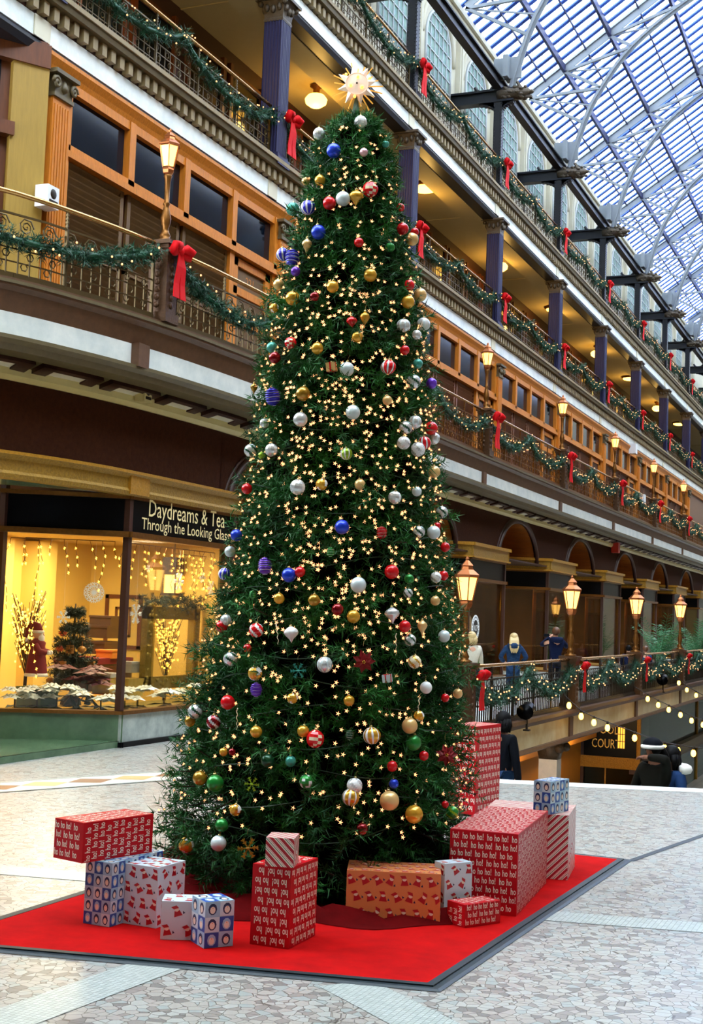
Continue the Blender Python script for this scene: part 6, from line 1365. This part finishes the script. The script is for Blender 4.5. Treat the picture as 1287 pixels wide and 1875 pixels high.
o = thing('phone', 'dark phone held up by the man in navy', 'phone', t.matrix_basis @ V_ if False else (-8.5-.17*H*math.cos(.0)*.9, pw.y+.12*H*.5, .885*H), .55); mb = MB(); mb.bx(-.075, .075, -.005, .005, -.04, .04); mb.build('phone_case', ['ink'], o); mb = MB(); mb.bx(-.068, .068, -.0065, -.005, -.034, .034); mb.build('screen', ['navy'], o)
# seated pair just showing over the railing
sit = [((-.05, 0, .5), (-.06, .22, .5), (-.06, .22, .26), (-.06, .3, .24)), ((.05, 0, .5), (.06, .22, .5), (.06, .22, .26), (.06, .3, .24))]
ps = atX(1166, 1184, -8.4); 
def bench(label, loc, rz): 
    t = thing('bench', label, 'bench', loc, rz); mb = MB(); mb.bx(-.6, .6, -.2, .25, .4, .45); mb.build('seat', ['oak'], t)
    for x in (-.5, .5):
        for y in (-.15, .2): mb = MB(); mb.bx(x-.03, x+.03, y-.03, y+.03, 0, .4); mb.build('leg', ['irondark'], t)
bench('wooden bench behind the ground-gallery railing under the seated pair', (-8.4, ps.y, 0), .3)
for i, (dx, lab) in enumerate(((-.28, 'seated person with dark hair and navy top behind the third ground-gallery lamp post'), (.28, 'seated person in a blue-grey top on the bench beside the dark-haired one'))):
    a_ = .3; person(lab, (-8.4+dx*math.cos(a_), ps.y+dx*math.sin(a_), -.36), a_, 1.62, [(-.1, .2, .56), (.1, .2, .56)], ('skin2', 'hairblack' if i == 0 else 'hairbrown', 'darknavy' if i == 0 else 'plaid', 'jeans'), legs=sit)
# on the stairs
def step_z(Y): return -.17*(max(0, int((Y-16.25)/.32))+1)
ym = 18.05; pm = atY(922, 1308, ym); person('person in black coat and blue jeans on the stairs by the tall narrow box', (pm.x, ym, step_z(ym)), -.5, (pm.z-step_z(ym))/.985, [DOWN(-1), DOWN(1)], ('skin3', 'hairblack', 'blackcoat', 'jeans'), coat_len=.6, hair='bob')
yg = 18.9; pg = atY(1212, 1358, yg); t, vs, H = person('person on the stairs in dark coat and white-trimmed cap, hand at the face', (pg.x-.05, yg, step_z(yg)), 2.6, (pg.z-step_z(yg))/.985, [(-.03, .1, .88), (.22, .06, .52)], ('skin3', 'hairblack', 'darkcoat', 'trousers'), lean=.12, hair='long', coat_len=1.2)
hc = vs[5]; mb = MB(); mb.sphere(hc+Vector((0, 0, .035*H)), .07*H, 12, 8, 0, (1, 1.05, .75)); mb.build('cap', ['blackcoat'], t); mb = MB(); mb.tube([hc+Vector((.068*H*math.cos(a_), .075*H*math.sin(a_), .02*H)) for a_ in [2*PI*i/20 for i in range(21)]], .014*H, 8); mb.build('fur_band', ['furwhite'], t)
yg2 = 19.35; pg2 = atY(1240, 1372, yg2); t, vs, H = person('person on the stairs in dark jacket with white fur-edged hood', (pg2.x, yg2, step_z(yg2)), 2.2, (pg2.z-step_z(yg2))/.985, [(-.2, .08, .5), (.24, .12, .5)], ('skin3', 'hairblack', 'navyjacket', 'trousers'), lean=.1, hair='bob', hood=False)
n0 = vs[3]; mb = MB(); mb.tube([n0+Vector((.1*H*math.cos(a_), -.02*H+.08*H*math.sin(a_), .01*H)) for a_ in [PI*i/12+PI*.95 for i in range(14)]], .035*H, 8); mb.build('fur_hood', ['furwhite'], t)
